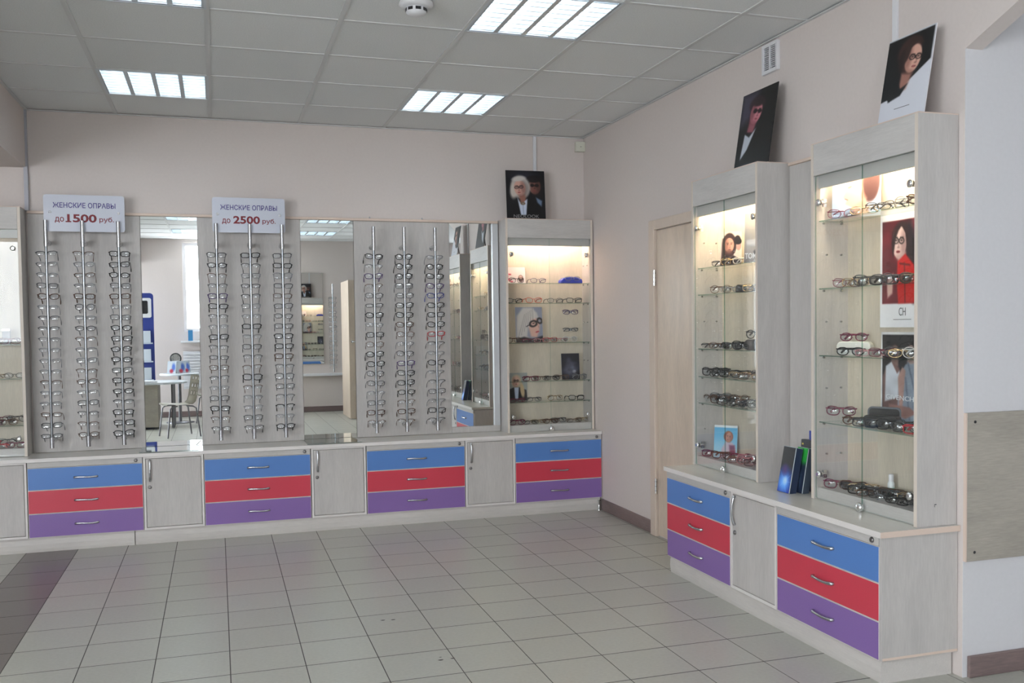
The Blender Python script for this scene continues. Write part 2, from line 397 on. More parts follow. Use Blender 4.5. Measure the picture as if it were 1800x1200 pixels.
# floor tiles
fx0, fy0, ft = -1.1783, 6.4197, .30
floor = struct('floor', box(XLL-.1, XRR+.1, YR-.2, YB+.15, -.05, -.0006), GROUT)
def tilemesh(m):
    b = box(-ft/2+.0022, ft/2-.0022, -ft/2+.0035, ft/2-.0035, -.0015, .0)
    return mesh(b, 'floor_tile', m)
tl, td = tilemesh(TILE), tilemesh(TILED)
near = set()
for i in range(-3, 13):
    for j in range(-1, 11):
        near.add((i, j)); cx = fx0+ft*(i+.5); cy = fy0-ft*(j+.5)
        ob('floor_tile', td if i == 0 else tl, floor, (cx, cy, 0))
fb = bmesh.new()
for i in range(-12, 20):
    for j in range(-2, 30):
        if (i, j) in near: continue
        cx = fx0+ft*(i+.5); cy = fy0-ft*(j+.5)
        if not (XLL < cx < XRR and YR < cy < YB): continue
        bx(fb, cx-ft/2+.002, cx+ft/2-.002, cy-ft/2+.0035, cy+ft/2-.0035, -.0015, 0)
part('floor_tile_field', fb, TILE, floor)['kind'] = 'stuff'
CHIPS = [(0.724, 4.522, 0.011), (0.772, 4.514, 0.011), (0.864, 3.893, 0.012), (0.916, 3.896, 0.01), (0.87, 3.927, 0.006)]
b = bmesh.new()
for (x, y, r) in CHIPS:
    v = [b.verts.new((x+r*math.cos(a)*(1+.3*math.sin(3*a)), y+r*.6*math.sin(a), .0003)) for a in [2*PI*k/9 for k in range(9)]]; b.faces.new(v)
part('chips', b, GROUT, floor)['kind'] = 'stuff'
# skirting
struct('baseboard_right', box(XR-.016, XR, 5.775, YB-.34, 0, .085), SKIRT, .003)
struct('baseboard_niche', box(XR+.02, XRR, YC-.018, YC-.002, 0, .085), SKIRTX, .003)
struct('baseboard_rear', box(XLL, XRR, YR, YR+.016, 0, .085), SKIRTX)

# corner cable ducts
struct('trim_1', box(XL-.012, XL+.012, YB-.03, YB-.001, 2.19, HC-.007), mat('duct_grey', (.42, .42, .46), .5))
def duct(x0, x1, y0, y1, z0, z1, label, nm='cable_duct'):
    return tag(part(nm, box(x0, x1, y0, y1, z0, z1), WHITE, bevel=.002), label, 'cable duct')
duct(2.335, 2.36, YB-.014, YB-.0005, 2.20, HC-.007, 'thin white cable duct on the back wall above the black portrait poster')
duct(XR-.014, XR-.0005, 3.375, 3.402, 2.195, HC-.007, 'thin white cable duct on the right wall behind the tallest poster')

# ================================================================== CEILING FIXTURES
TUBE = mat('fluorescent_tube', (1, 1, 1), .5, emit=TUBE_COL, es=TUBE_LIGHT)
LOUV = mat('louvre_aluminium', (.50, .56, .60), .3, .5)
ordl = ['', 'first', 'second', 'third', 'fourth', 'fifth', 'sixth', 'seventh', 'eighth', 'ninth', 'tenth', 'eleventh', 'twelfth', 'thirteenth', 'fourteenth', 'fifteenth', 'sixteenth', 'seventeenth', 'eighteenth', 'nineteenth', 'twentieth', 'twenty-first', 'twenty-second', 'twenty-third', 'twenty-fourth']
def mk_light():
    r = {}
    b = bmesh.new(); w_ = .294
    bx(b, -w_, w_, -w_, w_, .085, .092)
    for s in (-1, 1):
        bx(b, s*w_-.004, s*w_+.004, -w_, w_, .002, .085); bx(b, -w_, w_, s*w_-.004, s*w_+.004, .002, .085)
    r['housing'] = mesh(b, 'housing', mat('housing_white', (.8, .82, .84), .35))
    b = bmesh.new()
    tube(b, [(0, -.27, 0), (0, .27, 0)], .013, 10)
    r['tube'] = mesh(b, 'tube', TUBE)
    b = bmesh.new()                       # parabolic channels: side fins along the tubes and cross blades
    for k in range(-2, 3):
        x = k*.145
        prism(b, [(x-.012, .0), (x+.012, .0), (x+.002, .045), (x-.002, .045)], -.285, .285)
    for c in range(4):
        for q in range(9):
            y = -.26+q*.065
            x = -.2175+.145*c
            bx(b, x-.0625, x+.0625, y-.003, y+.003, .002, .034)
    r['louvre'] = mesh(b, 'louvre', LOUV)
    b = bmesh.new()
    for s in (-1, 1):
        bx(b, s*.294-.006, s*.294+.006, -.3, .3, -.0015, .004); bx(b, -.3, .3, s*.294-.006, s*.294+.006, -.0015, .004)
    r['frame'] = mesh(b, 'frame', mat('fixture_frame', (.62, .66, .7), .35))
    return r
LM = mk_light()
nm = {(0, 1): 'square louvred ceiling light nearest the back wall, on the left', (3, 1): 'square louvred ceiling light nearest the back wall, toward the right', (0, 4): 'louvred ceiling light cut off by the top edge at the left', (3, 4): 'largest louvred ceiling light, at the top centre beside the smoke detector'}
for c, r in lights_at:
    t = thing('ceiling_light', nm.get((c, r), 'louvred ceiling light behind the viewpoint, %s column, %s row from the back wall' % ('left' if c == 0 else 'right', ordl[(r+2)//3])), 'ceiling light', (CX0+.6*c+.3, CY0-.6*r-.3, HC), 0, 'recessed louvred ceiling lights')
    ob('housing', LM['housing'], t); ob('frame', LM['frame'], t); ob('louvre', LM['louvre'], t)['kind'] = 'stuff'
    for k in range(4): ob('tube', LM['tube'], t, (-.2175+.145*k, 0, .055))

t = thing('smoke_detector', 'round white smoke detector on the ceiling beside the largest light', 'smoke detector', (.885, 4.28, HC))
part('base', lathed([(.075, 0), (.078, -.012), (.062, -.024), (.0, -.024)][:3]+[(.01, -.0245)], 28), WHITE, t)
part('sensing_head', lathed([(.046, -.0245), (.046, -.045), (.03, -.056), (.002, -.058)], 24), WHITE, t)
for k in range(8):
    a = 2*PI*k/8
    part('slot', box(.0455, .0475, -.012, .012, -.041, -.028), BLACK, t, rot=(0, 0, a))

# wall vent
t = thing('wall_vent', 'small white louvred ventilation grille high on the right wall', 'vent', (XR-.001, 4.335, 2.757), -PI/2)
b = bmesh.new()
for a_ in ((-.072, -.055, -.07, .075), (.055, .072, -.07, .075)): bx(b, a_[0], a_[1], -.018, 0, a_[2]-.005, a_[3])
bx(b, -.055, .055, -.018, 0, .058, .075); bx(b, -.055, .055, -.018, 0, -.075, -.058); bx(b, -.004, .004, -.018, 0, -.058, .058)
part('frame', b, WHITE, t, bevel=.001)
part('backing', box(-.055, .055, -.004, -.001, -.058, .058), mat('vent_dark', (.10, .10, .12), .8), t)
for k in range(11):
    z = -.05+k*.01
    part('slat', box(-.055, .055, -.013, -.006, z, z+.006), mat('vent_slat', (.5, .5, .53), .5), t)

t = thing('alarm_sensor', 'small white sensor box in the ceiling corner of the back wall', 'sensor', (2.712, 6.985, 2.775))
part('case', box(-.037, .037, -.03, .012, -.036, .04), mat('ivory_plastic', (.66, .66, .56), .5), t, bevel=.004)
part('indicator', lathed([(.004, 0), (.003, -.002)], 10, axis='Y', cy=-.03), STEEL, t)

# ================================================================== DOOR in the right wall
d = struct('door_1', box(XR-.012, XR-.002, 4.93, 5.685, .012, 2.005), DOORW, .002)
fr = bmesh.new()
bx(fr, XR-.03, XR, 5.692, 5.772, 0, 2.075); bx(fr, XR-.03, XR, 4.88, 4.925, 0, 2.075); bx(fr, XR-.03, XR, 4.925, 5.692, 2.01, 2.075)
part('door_frame', fr, FRAMEW, d, bevel=.004)
for z in (1.70, .335):
    b = bmesh.new(); tube(b, [(XR-.028, 5.688, z-.05), (XR-.028, 5.688, z+.05)], .007, 8)
    h = part('hinge', b, CHROME, d)
    for q in (-.03, 0, .03):
        b = bmesh.new(); tube(b, [(XR-.028, 5.688, z+q-.003), (XR-.028, 5.688, z+q+.003)], .0085, 8); part('knuckle', b, STEEL, h)

# ================================================================== BASE CABINETS
BD = .33   # depth
def handle_mesh(L=.135):
    b = bmesh.new(); n = 14; pts = []; rad = []
    pts.append((-L/2, .0, .0)); rad.append(.0065)
    for k in range(n+1):
        u = k/n; pts.append((-L/2+L*u, -.010-.011*math.sin(PI*u), .0015*math.sin(2*PI*u))); rad.append(.0070-.0018*math.sin(PI*u))
    pts.append((L/2, 0, 0)); rad.append(.0065)
    tube(b, pts, rad, 8, flat=1.1)
    return mesh(b, 'handle', STEEL)
HAND = handle_mesh()
def lock_mesh():
    b = lathed([(.0115, 0), (.0115, -.003), (.009, -.007), (.003, -.007)], 16, axis='Y')
    return mesh(b, 'lock', mat('lock_dark', (.25, .24, .24), .3, .9))
LOCK = lock_mesh()
def drawer_unit(label, W, loc, rotz, group):
    t = thing('drawer_cabinet', label, 'drawer cabinet', loc, rotz, group)
    part('body', box(.001, W-.001, .019, BD, .096, .574), WOOD, t)
    r = part('rail', box(.002, W-.002, 0, .018, .540, .574), WOODX, t, bevel=.0008)
    ob('lock', LOCK, r, (W-.04, 0, .557))
    for nme, m, z0, z1 in (('blue drawer front', BLUE, .399, .535), ('red drawer front', RED, .250, .392), ('purple drawer front', PURP, .099, .243)):
        dr = part('drawer', box(.004, W-.004, .0, .016, z0, z1), m, t, bevel=.0008); dr['label'] = nme
        part('edge_band', box(.0015, W-.0015, .002, .0185, z0-.0025, z1+.0025), EDGEW, dr)
        ob('handle', HAND, dr, (W/2, 0, (z0+z1)/2+.002))
    return t
def door_unit(label, W, loc, rotz, group, side=-1):
    t = thing('door_cabinet', label, 'door cabinet', loc, rotz, group)
    b = bmesh.new(); e = .014
    bx(b, .001, e, 0, BD, .096, .574); bx(b, W-e, W-.001, 0, BD, .096, .574); bx(b, e, W-e, 0, BD, .096, .096+e); bx(b, e, W-e, 0, BD, .574-.010, .574); bx(b, e, W-e, BD-.01, BD, .11, .56)
    part('body', b, EDGEW, t)
    dr = part('door', box(e+.003, W-e-.003, .002, .02, .096+e+.003, .561), WOOD, t, bevel=.001)
    hx = .042 if side < 0 else W-.042
    ob('handle', HAND, dr, (hx, .002, .485), (0, PI/2, 0))
    ob('lock', LOCK, dr, (hx-.003, .002, .375))
    return t
FY = 6.67; DB = YB-FY-.004; BD = DB
G1 = 'drawer cabinets along the back wall'; G2 = 'door cabinets along the back wall'
drawer_unit('drawer cabinet with blue, red and purple drawers beneath the left glasses panel', .678, (-1.157, FY, 0), 0, G1)
door_unit('pale wood door cabinet beneath the left wall mirror', .374, (-.477, FY, 0), 0, G2)
drawer_unit('drawer cabinet with blue, red and purple drawers beneath the middle glasses panel', .694, (-.101, FY, 0), 0, G1)
door_unit('pale wood door cabinet beneath the middle wall mirror', .374, (.596, FY, 0), 0, G2)
drawer_unit('drawer cabinet with blue, red and purple drawers beneath the signless glasses panel', .708, (.974, FY, 0), 0, G1)
door_unit('pale wood door cabinet beneath the mirror beside the corner showcase', .374, (1.685, FY, 0), 0, G2)
drawer_unit('drawer cabinet with blue, red and purple drawers beneath the corner showcase', .683, (2.062, FY, 0), 0, G1)
door_unit('pale wood door cabinet at the left edge beneath the left showcase', .374, (-1.534, FY, 0), 0, G2)
drawer_unit('drawer cabinet outside the frame, left of the left edge door cabinet', .69, (-2.226, FY, 0), 0, G1)
# plinth, with rounded face, in two lengths
def plinth(label, L, loc, rotz, depth):
    b = bmesh.new()
    prof = [(0, 0), (-.004, .02), (-.006, .05), (-.003, .08), (.004, .0935), (.02, .0945), (depth, .0945), (depth, 0)]
    A = [b.verts.new((0, y, z)) for y, z in prof]; B = [b.verts.new((L, y, z)) for y, z in prof]
    b.faces.new(A); b.faces.new(B[::-1])
    for i in range(len(prof)): b.faces.new((A[i], B[i], B[(i+1) % len(prof)], A[(i+1) % len(prof)]))
    return tag(part('plinth', b, grain('plinth_laminate', (.60, .565, .53), 'X', .05), loc=loc, rot=(0, 0, rotz)), label, 'plinth')
pl = plinth('pale plinth under the back cabinets, long right length', 3.27, (-.535, FY+.02, 0), 0, .29)
plinth('pale plinth under the back cabinets, left length', 1.68, (-2.220, FY+.02, 0), 0, .29)
part('foot', lathed([(.016, 0), (.016, .008), (.008, .012), (.008, .07), (.014, .074), (.014, .082)], 16, cx=3.252, cy=-.025), CHROME, pl)
# worktops
def worktop(label, L, loc, rotz, D):
    t = thing('worktop', label, 'worktop', loc, rotz)
    part('board', box(0, L, 0, D, .0, .0225), TOP, t, bevel=.0008)
    part('edge_band', box(0, L, -.0015, 0.0, .0, .0225), EDGEW, t)
    return t
wt = worktop('long pale worktop on the back cabinets', 4.97, (-2.226, FY-.012, .5765), 0, YB-FY+.008)
RX = 2.39
RD = XR-RX-.003; BD = RD
drawer_unit('drawer cabinet under the smaller right showcase next to the door', .695, (RX, 4.853, 0), -PI/2, 'drawer cabinets along the right wall')
door_unit('pale wood door cabinet between the two right drawer cabinets', .405, (RX, 4.151, 0), -PI/2, 'door cabinet along the right wall')
rc = drawer_unit('drawer cabinet under the larger right showcase, nearest the viewer', .702, (RX, 3.742, 0), -PI/2, 'drawer cabinets along the right wall')
ep = part('end_panel', box(.7025, .717, .002, RD, .096, .574), WOOD, rc)
part('edge_band', box(.7172, .7184, .004, RD, .098, .108), EDGE, ep)
plinth('pale plinth under the right cabinets', 1.80, (RX+.022, 4.85, 0), -PI/2, .33)
wt2 = worktop('pale worktop on the right wall cabinets', 1.848, (RX-.015, 4.86, .5765), -PI/2, XR-RX+.012)
part('end_band', box(1.848, 1.8495, 0, XR-RX+.012, 0, .0225), EDGE, wt2)

# ================================================================== BACK WALL PANELS AND MIRRORS
ZP0, ZP1 = .6005, 2.17
def wpanel(label, x0, x1):
    return tag(part('wall_panel', box(x0, x1, YB-.022, YB-.002, ZP0, ZP1), WOOD, bevel=.001), label, 'wall panel')
PY = YB-.022
wpanel('leftmost pale wood display panel on the back wall, its price sign on top', -1.16, -.478)
wpanel('middle pale wood display panel on the back wall, between two mirrors', -.108, .578)
wpanel('signless pale wood display panel on the back wall, nearest the corner', .957, 1.662)
def mirror(label, x0, x1, z0=ZP0, z1=ZP1):
    t = thing('wall_mirror', label, 'mirror', ((x0+x1)/2, YB-.004, z0))
    h = (x1-x0)/2-.001
    part('backing', box(-h, h, -.010, 0, 0, z1-z0), mat('mirror_edge', (.25, .3, .29), .4), t)
    b = bmesh.new(); v = [b.verts.new(p) for p in ((-h, -.0105, .001), (h, -.0105, .001), (h, -.0105, z1-z0-.001), (-h, -.0105, z1-z0-.001))]; b.faces.new(v)
    part('glass', b, MIRROR, t)
    return t
mirror('tall wall mirror between the leftmost and middle panels', -.476, -.110)
mirror('tall wall mirror between the middle panel and the signless panel', .580, .955)
t = mirror('tall wall mirror with metal strip beside the corner showcase', 1.664, 1.992, .645)
tag(part('mirror_bottom_board', box(1.664, 2.040, YB-.022, YB-.002, ZP0, .644), WOOD), 'pale strip of board below the mirror beside the corner showcase', 'board')
tag(part('metal_profile', box(1.993, 2.040, YB-.030, YB-.002, .645, ZP1), ALU, bevel=.002), 'upright aluminium strip between mirror and corner showcase', 'metal strip')
tr = tag(part('panel_top_trim', box(-1.16, 2.040, YB-.034, YB-.001, ZP1+.001, ZP1+.019), EDGE, bevel=.003), 'long peach edge rail along the top of panels and mirrors', 'trim rail')
def plate(label, x0, x1):
    t = thing('glass_plate', label, 'glass plate', ((x0+x1)/2, FY+.02, .6006))
    W_ = (x1-x0)/2; b = bmesh.new()
    A = [b.verts.new(p) for p in ((-W_, 0, 0), (W_, 0, 0), (W_-.03, .285, 0), (-W_, .285, 0))]; B = [b.verts.new((v.co.x, v.co.y, .004)) for v in A]
    b.faces.new(A[::-1]); b.faces.new(B)
    for i in range(4): b.faces.new((A[i], A[(i+1) % 4], B[(i+1) % 4], B[i]))
    part('plate', b, mat('dark_mirror_glass', (.46, .52, .5), .03, 1), t)
plate('dark reflecting glass plate on the worktop before the left mirror', -.50, -.125)
plate('dark reflecting glass plate on the worktop before the middle mirror', .575, .95)
# small screws on the trim
for x, s in ((1.075, 'left'), (1.46, 'right')):
    t = tag(part('hook', lathed([(.006, 0), (.006, .004), (.002, .012)], 10, cx=x, cy=YB-.02, cz=ZP1+.019), STEEL), 'tiny metal hook on the top rail above the signless panel, %s one' % s, 'hook')

# panel between right showcases
t = thing('wall_panel', 'narrow pale wood panel between the two right showcases', 'wall panel', (XR-.024, 4.145, .6005), -PI/2)
part('board', box(.001, .420, 0, .022, 0, 1.572), WOOD, t)
part('top_band', box(.001, .420, -.012, .022, 1.573, 1.588), EDGE, t, bevel=.002)
t = thing('wall_board', 'grey-beige wooden protective board on the side wall at right edge', 'wall board', (XR+.004, YC-.016, .460))
part('board', box(0, 1.3, 0, .014, 0, .580), WOODD, t, bevel=.001)
part('edge_band', box(-.006, -.0005, 0, .014, 0, .580), EDGE, t)
for z in (.035, .545): part('screw', lathed([(.006, 0), (.006, -.001), (.002, -.0015)], 10, axis='Y', cx=.037, cz=z, cy=0), BLACK, t)

# ================================================================== SHOWCASES
SD = .172
def showcase(label, W, loc, rotz, shelves, lampcol, lamp, H=1.592, D=SD, backlining=None, light_x=(.5,)):
    t = thing('showcase', label, 'showcase', loc, rotz, 'glass fronted showcases')
    e = .018
    for x0 in (0, W-e):
        CE = mat('showcase_edge_band', (.68, .60, .52), .45)
        sp = part('side_panel', box(x0, x0+e, -.0155, D, 0, H), WOOD, t)
        part('edge_band', box(x0+.0005, x0+e-.0005, -.0172, -.0156, .0005, H-.0005), CE, sp)
    part('back_panel', box(e, W-e, D-.006, D, 0, H-e), backlining or CASEIN, t)
    tp = part('top_panel', box(e, W-e, .0, D, H-e, H), WOODX, t)
    part('edge_band', box(-.001, W+.001, -.016, D, H+.0002, H+.004), EDGE, tp)
    part('fascia', box(e+.0005, W-e-.0005, -.016, -.0015, H-.140, H), WOODX, t, bevel=.001)
    part('valance', box(e, W-e, .010, .022, H-.195, H-e), mat('valance_grey', (.50, .49, .47), .5), t)
    part('bottom_board', box(e, W-e, .004, D-.006, .0005, .052), WOODX, t)
    # lamp strip behind the valance
    lm = part('lamp', box(W*.12, W*.88, .03, .05, H-.05, H-.03), mat('lamp_'+label[:13], (1, 1, 1), .5, emit=lampcol, es=lamp), t); lm['label'] = 'lit lamp strip'
    # glass doors
    mid = W/2
    for (x0, x1, s) in ((e+.002, mid-.0012, -1), (mid+.0012, W-e-.002, 1)):
        b = bmesh.new(); bx(b, x0, x1, -.0075, -.0025, .006, H-.143)
        me = mesh(b, 'glass_door', [GLASS, GEDGE])
        for p in me.polygons:
            if abs(p.normal.y) < .5: p.material_index = 1
        g = ob('glass_door', me, t)
        hx = x0+.028 if s < 0 else x1-.028
        for z in (H-.262, .115):
            b = bmesh.new(); lathe(b, [(.012, .0), (.016, -.004), (.016, -.009), (.008, -.013)], 18, cx=hx, cz=z, cy=-.0075, axis='Y')
            lathe(b, [(.013, .0), (.013, .008)], 18, cx=hx, cz=z, cy=-.0025, axis='Y')
            tube(b, [(hx, .006, z), (hx-.0+s*.002, .03, z)], .007, 8); bx(b, hx-.004, hx+.004, .012, .03, z-.018, z+.018)
            part('hinge', b, CHROME, g)
    b = bmesh.new()
    lathe(b, [(.004, -.010), (.017, -.012), (.021, -.018), (.019, -.026), (.010, -.031), (.002, -.032)], 18, cx=mid, cz=.018, axis='Y')
    part('lock', b, CHROME, t)
    for i, z in enumerate(shelves):
        me = mesh(box(e+.002, W-e-.002, .012, .150, z-.005, z), 'shelf', [SHELFG, GEDGE])
        for p in me.polygons:
            if abs(p.normal.z) < .5: p.material_index = 1
        sh = ob('shelf', me, t)
        b = bmesh.new()
        for x, s in ((e, 1), (W-e, -1)):
            for y in (.035, .13): lathe(b, [(.005, 0), (.005, s*.008), (.0045, s*.009)], 8, axis='X', cx=x, cy=y, cz=z-.011)
        part('shelf_pins', b, STEEL, sh)['kind'] = 'stuff'
    # spare pin holes with studs on the side panels, between the shelves
    b = bmesh.new(); zz = sorted([.052]+list(shelves)+[H-.2])
    for z0, z1 in zip(zz, zz[1:]):
        if z1-z0 < .22: continue
        for y in (.05, D-.045):
            lathe(b, [(.0045, 0), (.0045, .007), (.004, .008)], 8, axis='X', cx=e, cy=y, cz=(z0+z1)/2)
            lathe(b, [(.0045, 0), (.0045, -.007), (.004, -.008)], 8, axis='X', cx=W-e, cy=y, cz=(z0+z1)/2)
    if len(b.verts): part('studs', b, STEEL, t)['kind'] = 'stuff'
    else: b.free()
    return t
Z0 = .5998
WARM = (1.0, .80, .52); PINK = (1.0, .76, .60); WARM2 = (1, .84, .62)
SH_S = [1.709-Z0, 1.561-Z0, 1.258-Z0, 1.102-Z0, .953-Z0]
SH_B = [1.853-Z0, 1.550-Z0, 1.250-Z0, .950-Z0]
SH_C = [1.718-Z0, 1.568-Z0, 1.270-Z0, .980-Z0, .823-Z0]
SMALL = ((2.575, 4.862, Z0), .690); BIG = ((2.575, 3.722, Z0), .690); CORN = ((2.048, 6.822, Z0), .694); LEFT = ((-1.862, 6.822, Z0), .690)
showcase('smaller right showcase beside the door, lit with warm light', SMALL[1], SMALL[0], -PI/2, SH_S, WARM, 60)
showcase('large right showcase nearest the viewer with red portrait poster', BIG[1], BIG[0], -PI/2, SH_B, WARM2, 65.)
showcase('corner showcase on the back wall with blonde portrait cards', CORN[1], CORN[0], 0, SH_C, PINK, 50)
showcase('showcase cut off by the left edge, left of the leftmost panel', LEFT[1], LEFT[0], 0, [1.32-Z0, 1.10-Z0, .80-Z0], (1, .9, .8), 2.0)
def inward(case, u, v, z):
    """show case local (u right, v depth, z above base) -> world, rotation z"""
    (x, y, zz), W = case
    if case in (SMALL, BIG): return Vector((x+v, y-u, zz+z)), -PI/2
    return Vector((x+u, y+v, zz+z)), 0

# ================================================================== EYEGLASSES
def lens_outline(kind, n=22):
    w, h, p, tw = dict(rect=(.0265, .0172, 3.6, .10), oval=(.0258, .0168, 2.2, .0), round=(.0240, .0212, 2.1, .0), cat=(.0272, .0190, 2.6, .28), slim=(.0258, .0138, 3.0, .12), big=(.0278, .0215, 3.0, .12))[kind]
    out = []
    for k in range(n):
        a = 2*PI*k/n; c, s_ = math.cos(a), math.sin(a)
        x = w*math.copysign(abs(c)**(2/p), c); z = h*math.copysign(abs(s_)**(2/p), s_)
        z *= 1+tw*(x/w)*(.6 if z > 0 else -.2)       # outer top corner lifted; x positive is outward
        out.append((x, z))
    return out, w, h
GM = {}
FR_MATS = dict(
    black=mat('frame_black', (.012, .012, .014), .22), tortoise=mat('frame_tortoise', (.10, .045, .025), .25),
    gunmetal=mat('frame_gunmetal', (.07, .072, .08), .3, .8), silver=mat('frame_silver', (.30, .31, .33), .3, .9),
    bronze=mat('frame_bronze', (.16, .09, .06), .3, .8), gold=mat('frame_gold', (.62, .45, .25), .25, .95),
    violet=mat('frame_violet', (.09, .05, .16), .25), blue=mat('frame_blue', (.05, .07, .28), .25),
    red=mat('frame_red', (.50, .03, .04), .25), pink=mat('frame_pink', (.55, .25, .27), .3), burgundy=mat('frame_burgundy', (.16, .02, .05), .25),
    white=mat('frame_white', (.7, .68, .66), .3), coral=mat('frame_coral', (.60, .12, .06), .3))
CX = .0345
def glasses_meshes(kind, thick, half, col, lensm=None):
    lensm = lensm or LENS; key = (kind, thick, half, col, lensm.name)
    if key in GM: return GM[key]
    m = FR_MATS[col]; pts, w, h = lens_outline(kind); r = .0021 if thick else .0013
    b = bmesh.new()
    for s in (-1, 1):
        P = [(s*(CX+x*1.0), -.0015*(x/w)**2*0, z) for x, z in pts]
        if half: 
            P = [p for p, q in zip(P, pts) if q[1] > -.001]; P.sort(key=lambda p: p[0]*s); tube(b, P, r*1.25, 5)
        else: tube(b, P, r*1.15, 5, closed=True)
        # end piece
        ex = s*(CX+w); tube(b, [(ex-s*.002, 0, h*.55), (ex+s*.003, .001, h*.62), (ex+s*.0045, .005, h*.60)], r*1.3, 5)
    zi = h*.35; gap = CX-w
    tube(b, [(-gap-.001, 0, zi), (-gap*.5, -.001, zi+.003), (gap*.5, -.001, zi+.003), (gap+.001, 0, zi)], r*1.3, 5)
    for s in (-1, 1): tube(b, [(s*gap*.9, .001, zi-.006), (s*(gap-.003), .006, zi-.010)], .0013, 4)
    front = mesh(b, 'frame_front', m)
    b = bmesh.new()
    rings = [[b.verts.new((x*q, .0012-.0042*(1-q*q), z*q)) for x, z in pts] for q in (.985, .7, .35)]
    cv = b.verts.new((0, .0012-.0042, 0)); n_ = len(pts)
    for A, B in zip(rings, rings[1:]):
        for i in range(n_): b.faces.new((A[i], A[(i+1) % n_], B[(i+1) % n_], B[i])).smooth = True
    for i in range(n_): b.faces.new((rings[-1][i], rings[-1][(i+1) % n_], cv)).smooth = True
    bmesh.ops.recalc_face_normals(b, faces=b.faces[:])
    if sum(f_.normal.y for f_ in b.faces) > 0: bmesh.ops.reverse_faces(b, faces=b.faces[:])
    ge_ = bmesh.ops.solidify(b, geom=b.faces[:], thickness=.0009)
    lens = mesh(b, 'lens', lensm)
    b = bmesh.new(); rt = r*1.2
    tube(b, [(0, 0, 0), (0, .05, .002), (0, .088, .001), (0, .102, -.006), (0, .114, -.018)], [rt, rt, rt*1.05, rt*1.35+.0004, rt*1.3], 5, flat=1.5)
    temple = mesh(b, 'temple', m)
    GM[key] = (front, lens, temple, w, h); return GM[key]
def glasses(label, group, kind, thick, half, col, loc, rot, fold=False, spread=6, lensm=None):
    """origin: bridge centre of the front; temples run to +y"""
    front, lens, temple, w, h = glasses_meshes(kind, thick, half, col, LENS if rot[0] < -.2 else LENS2)
    t = thing('eyeglasses', label, 'glasses', loc, 0, group)
    t.rotation_euler = rot
    ob('frame_front', front, t)
    for s in (-1, 1):
        ob('lens', lens, t, (s*CX, 0, 0)) .scale = (s, 1, 1)
        if fold:
            o = ob('temple', temple, t, (s*(CX+w+.002), .005+(.005 if s > 0 else 0), h*.55), (0, 0, s*math.radians(84)))
        else: o = ob('temple', temple, t, (s*(CX+w+.004), .005, h*.58), (0, 0, s*math.radians(spread)))
    return t
COLN = dict(black='black', tortoise='dark brown', gunmetal='dark grey metal', silver='silver', bronze='bronze metal', gold='gold-tone', violet='dark violet', blue='dark blue', red='bright red', pink='pale pink', burgundy='burgundy', white='whitish', coral='orange-red')

# ------------------------------------------------------------------ display rods with 18 pairs each
RY = YB-.022-.138
PEG = mat('clear_acrylic_peg', (.6, .64, .66), .15, .4)
def rod_meshes(side, H=1.475):
    b = bmesh.new(); tube(b, [(0, 0, .071), (0, 0, H-.171)], .0085, 12); 
    pole = mesh(b, 'pole', mat('pole_steel', (.30, .32, .34), .22, 1))
    b = bmesh.new(); tube(b, [(0, 0, H-.17), (0, 0, H)], .0125, 14); up = mesh(b, 'sleeve', STEEL)
    b = bmesh.new(); tube(b, [(0, 0, 0), (0, 0, .07)], .0135, 14); sleeve = (up, mesh(b, 'sleeve', STEEL))
    b = bmesh.new(); 
    tube(b, [(0, .008, 0), (0, .137, 0)], .006, 8)
    lathe(b, [(.002, -.019), (.013, -.014), (.019, 0), (.013, .014), (.002, .019)], 14, axis='Y', cy=.030)
    lathe(b, [(.002, -.017), (.012, -.012), (.017, 0), (.012, .012), (.002, .017)], 14, axis='Y', cy=.085)
    lathe(b, [(.014, 0), (.017, .006), (.017, .012)], 12, axis='Y', cy=.126)
    br = mesh(b, 'bracket', CHROME)
    return pole, sleeve, br
POLE, SLEEVE, BRK = rod_meshes(0)
def rod(label, x, z0=.642, H=1.475, n=18, ztop=None):
    t = thing('display_rod', label, 'display rod', (x, RY, z0), 0, 'glasses display rods')
    ob('pole', POLE, t); [ob('sleeve', q_, t) for q_ in SLEEVE]
    for z in (.045, H-.140): ob('bracket', BRK, t, (0, 0, z))
    b = bmesh.new()
    for k in range(18):
        z = (1.905-k*.0697)-z0
        tube(b, [(0, .004, z-.004), (0, .016, z+.002)], .004, 6)
        bx(b, -.006, .006, .010, .014, z-.004, z+.006)
    part('holder_pegs', b, PEG, t)['kind'] = 'stuff'
    return t
B_, G_, Si, Br, To, Vi = 'black', 'gunmetal', 'silver', 'bronze', 'tortoise', 'violet'
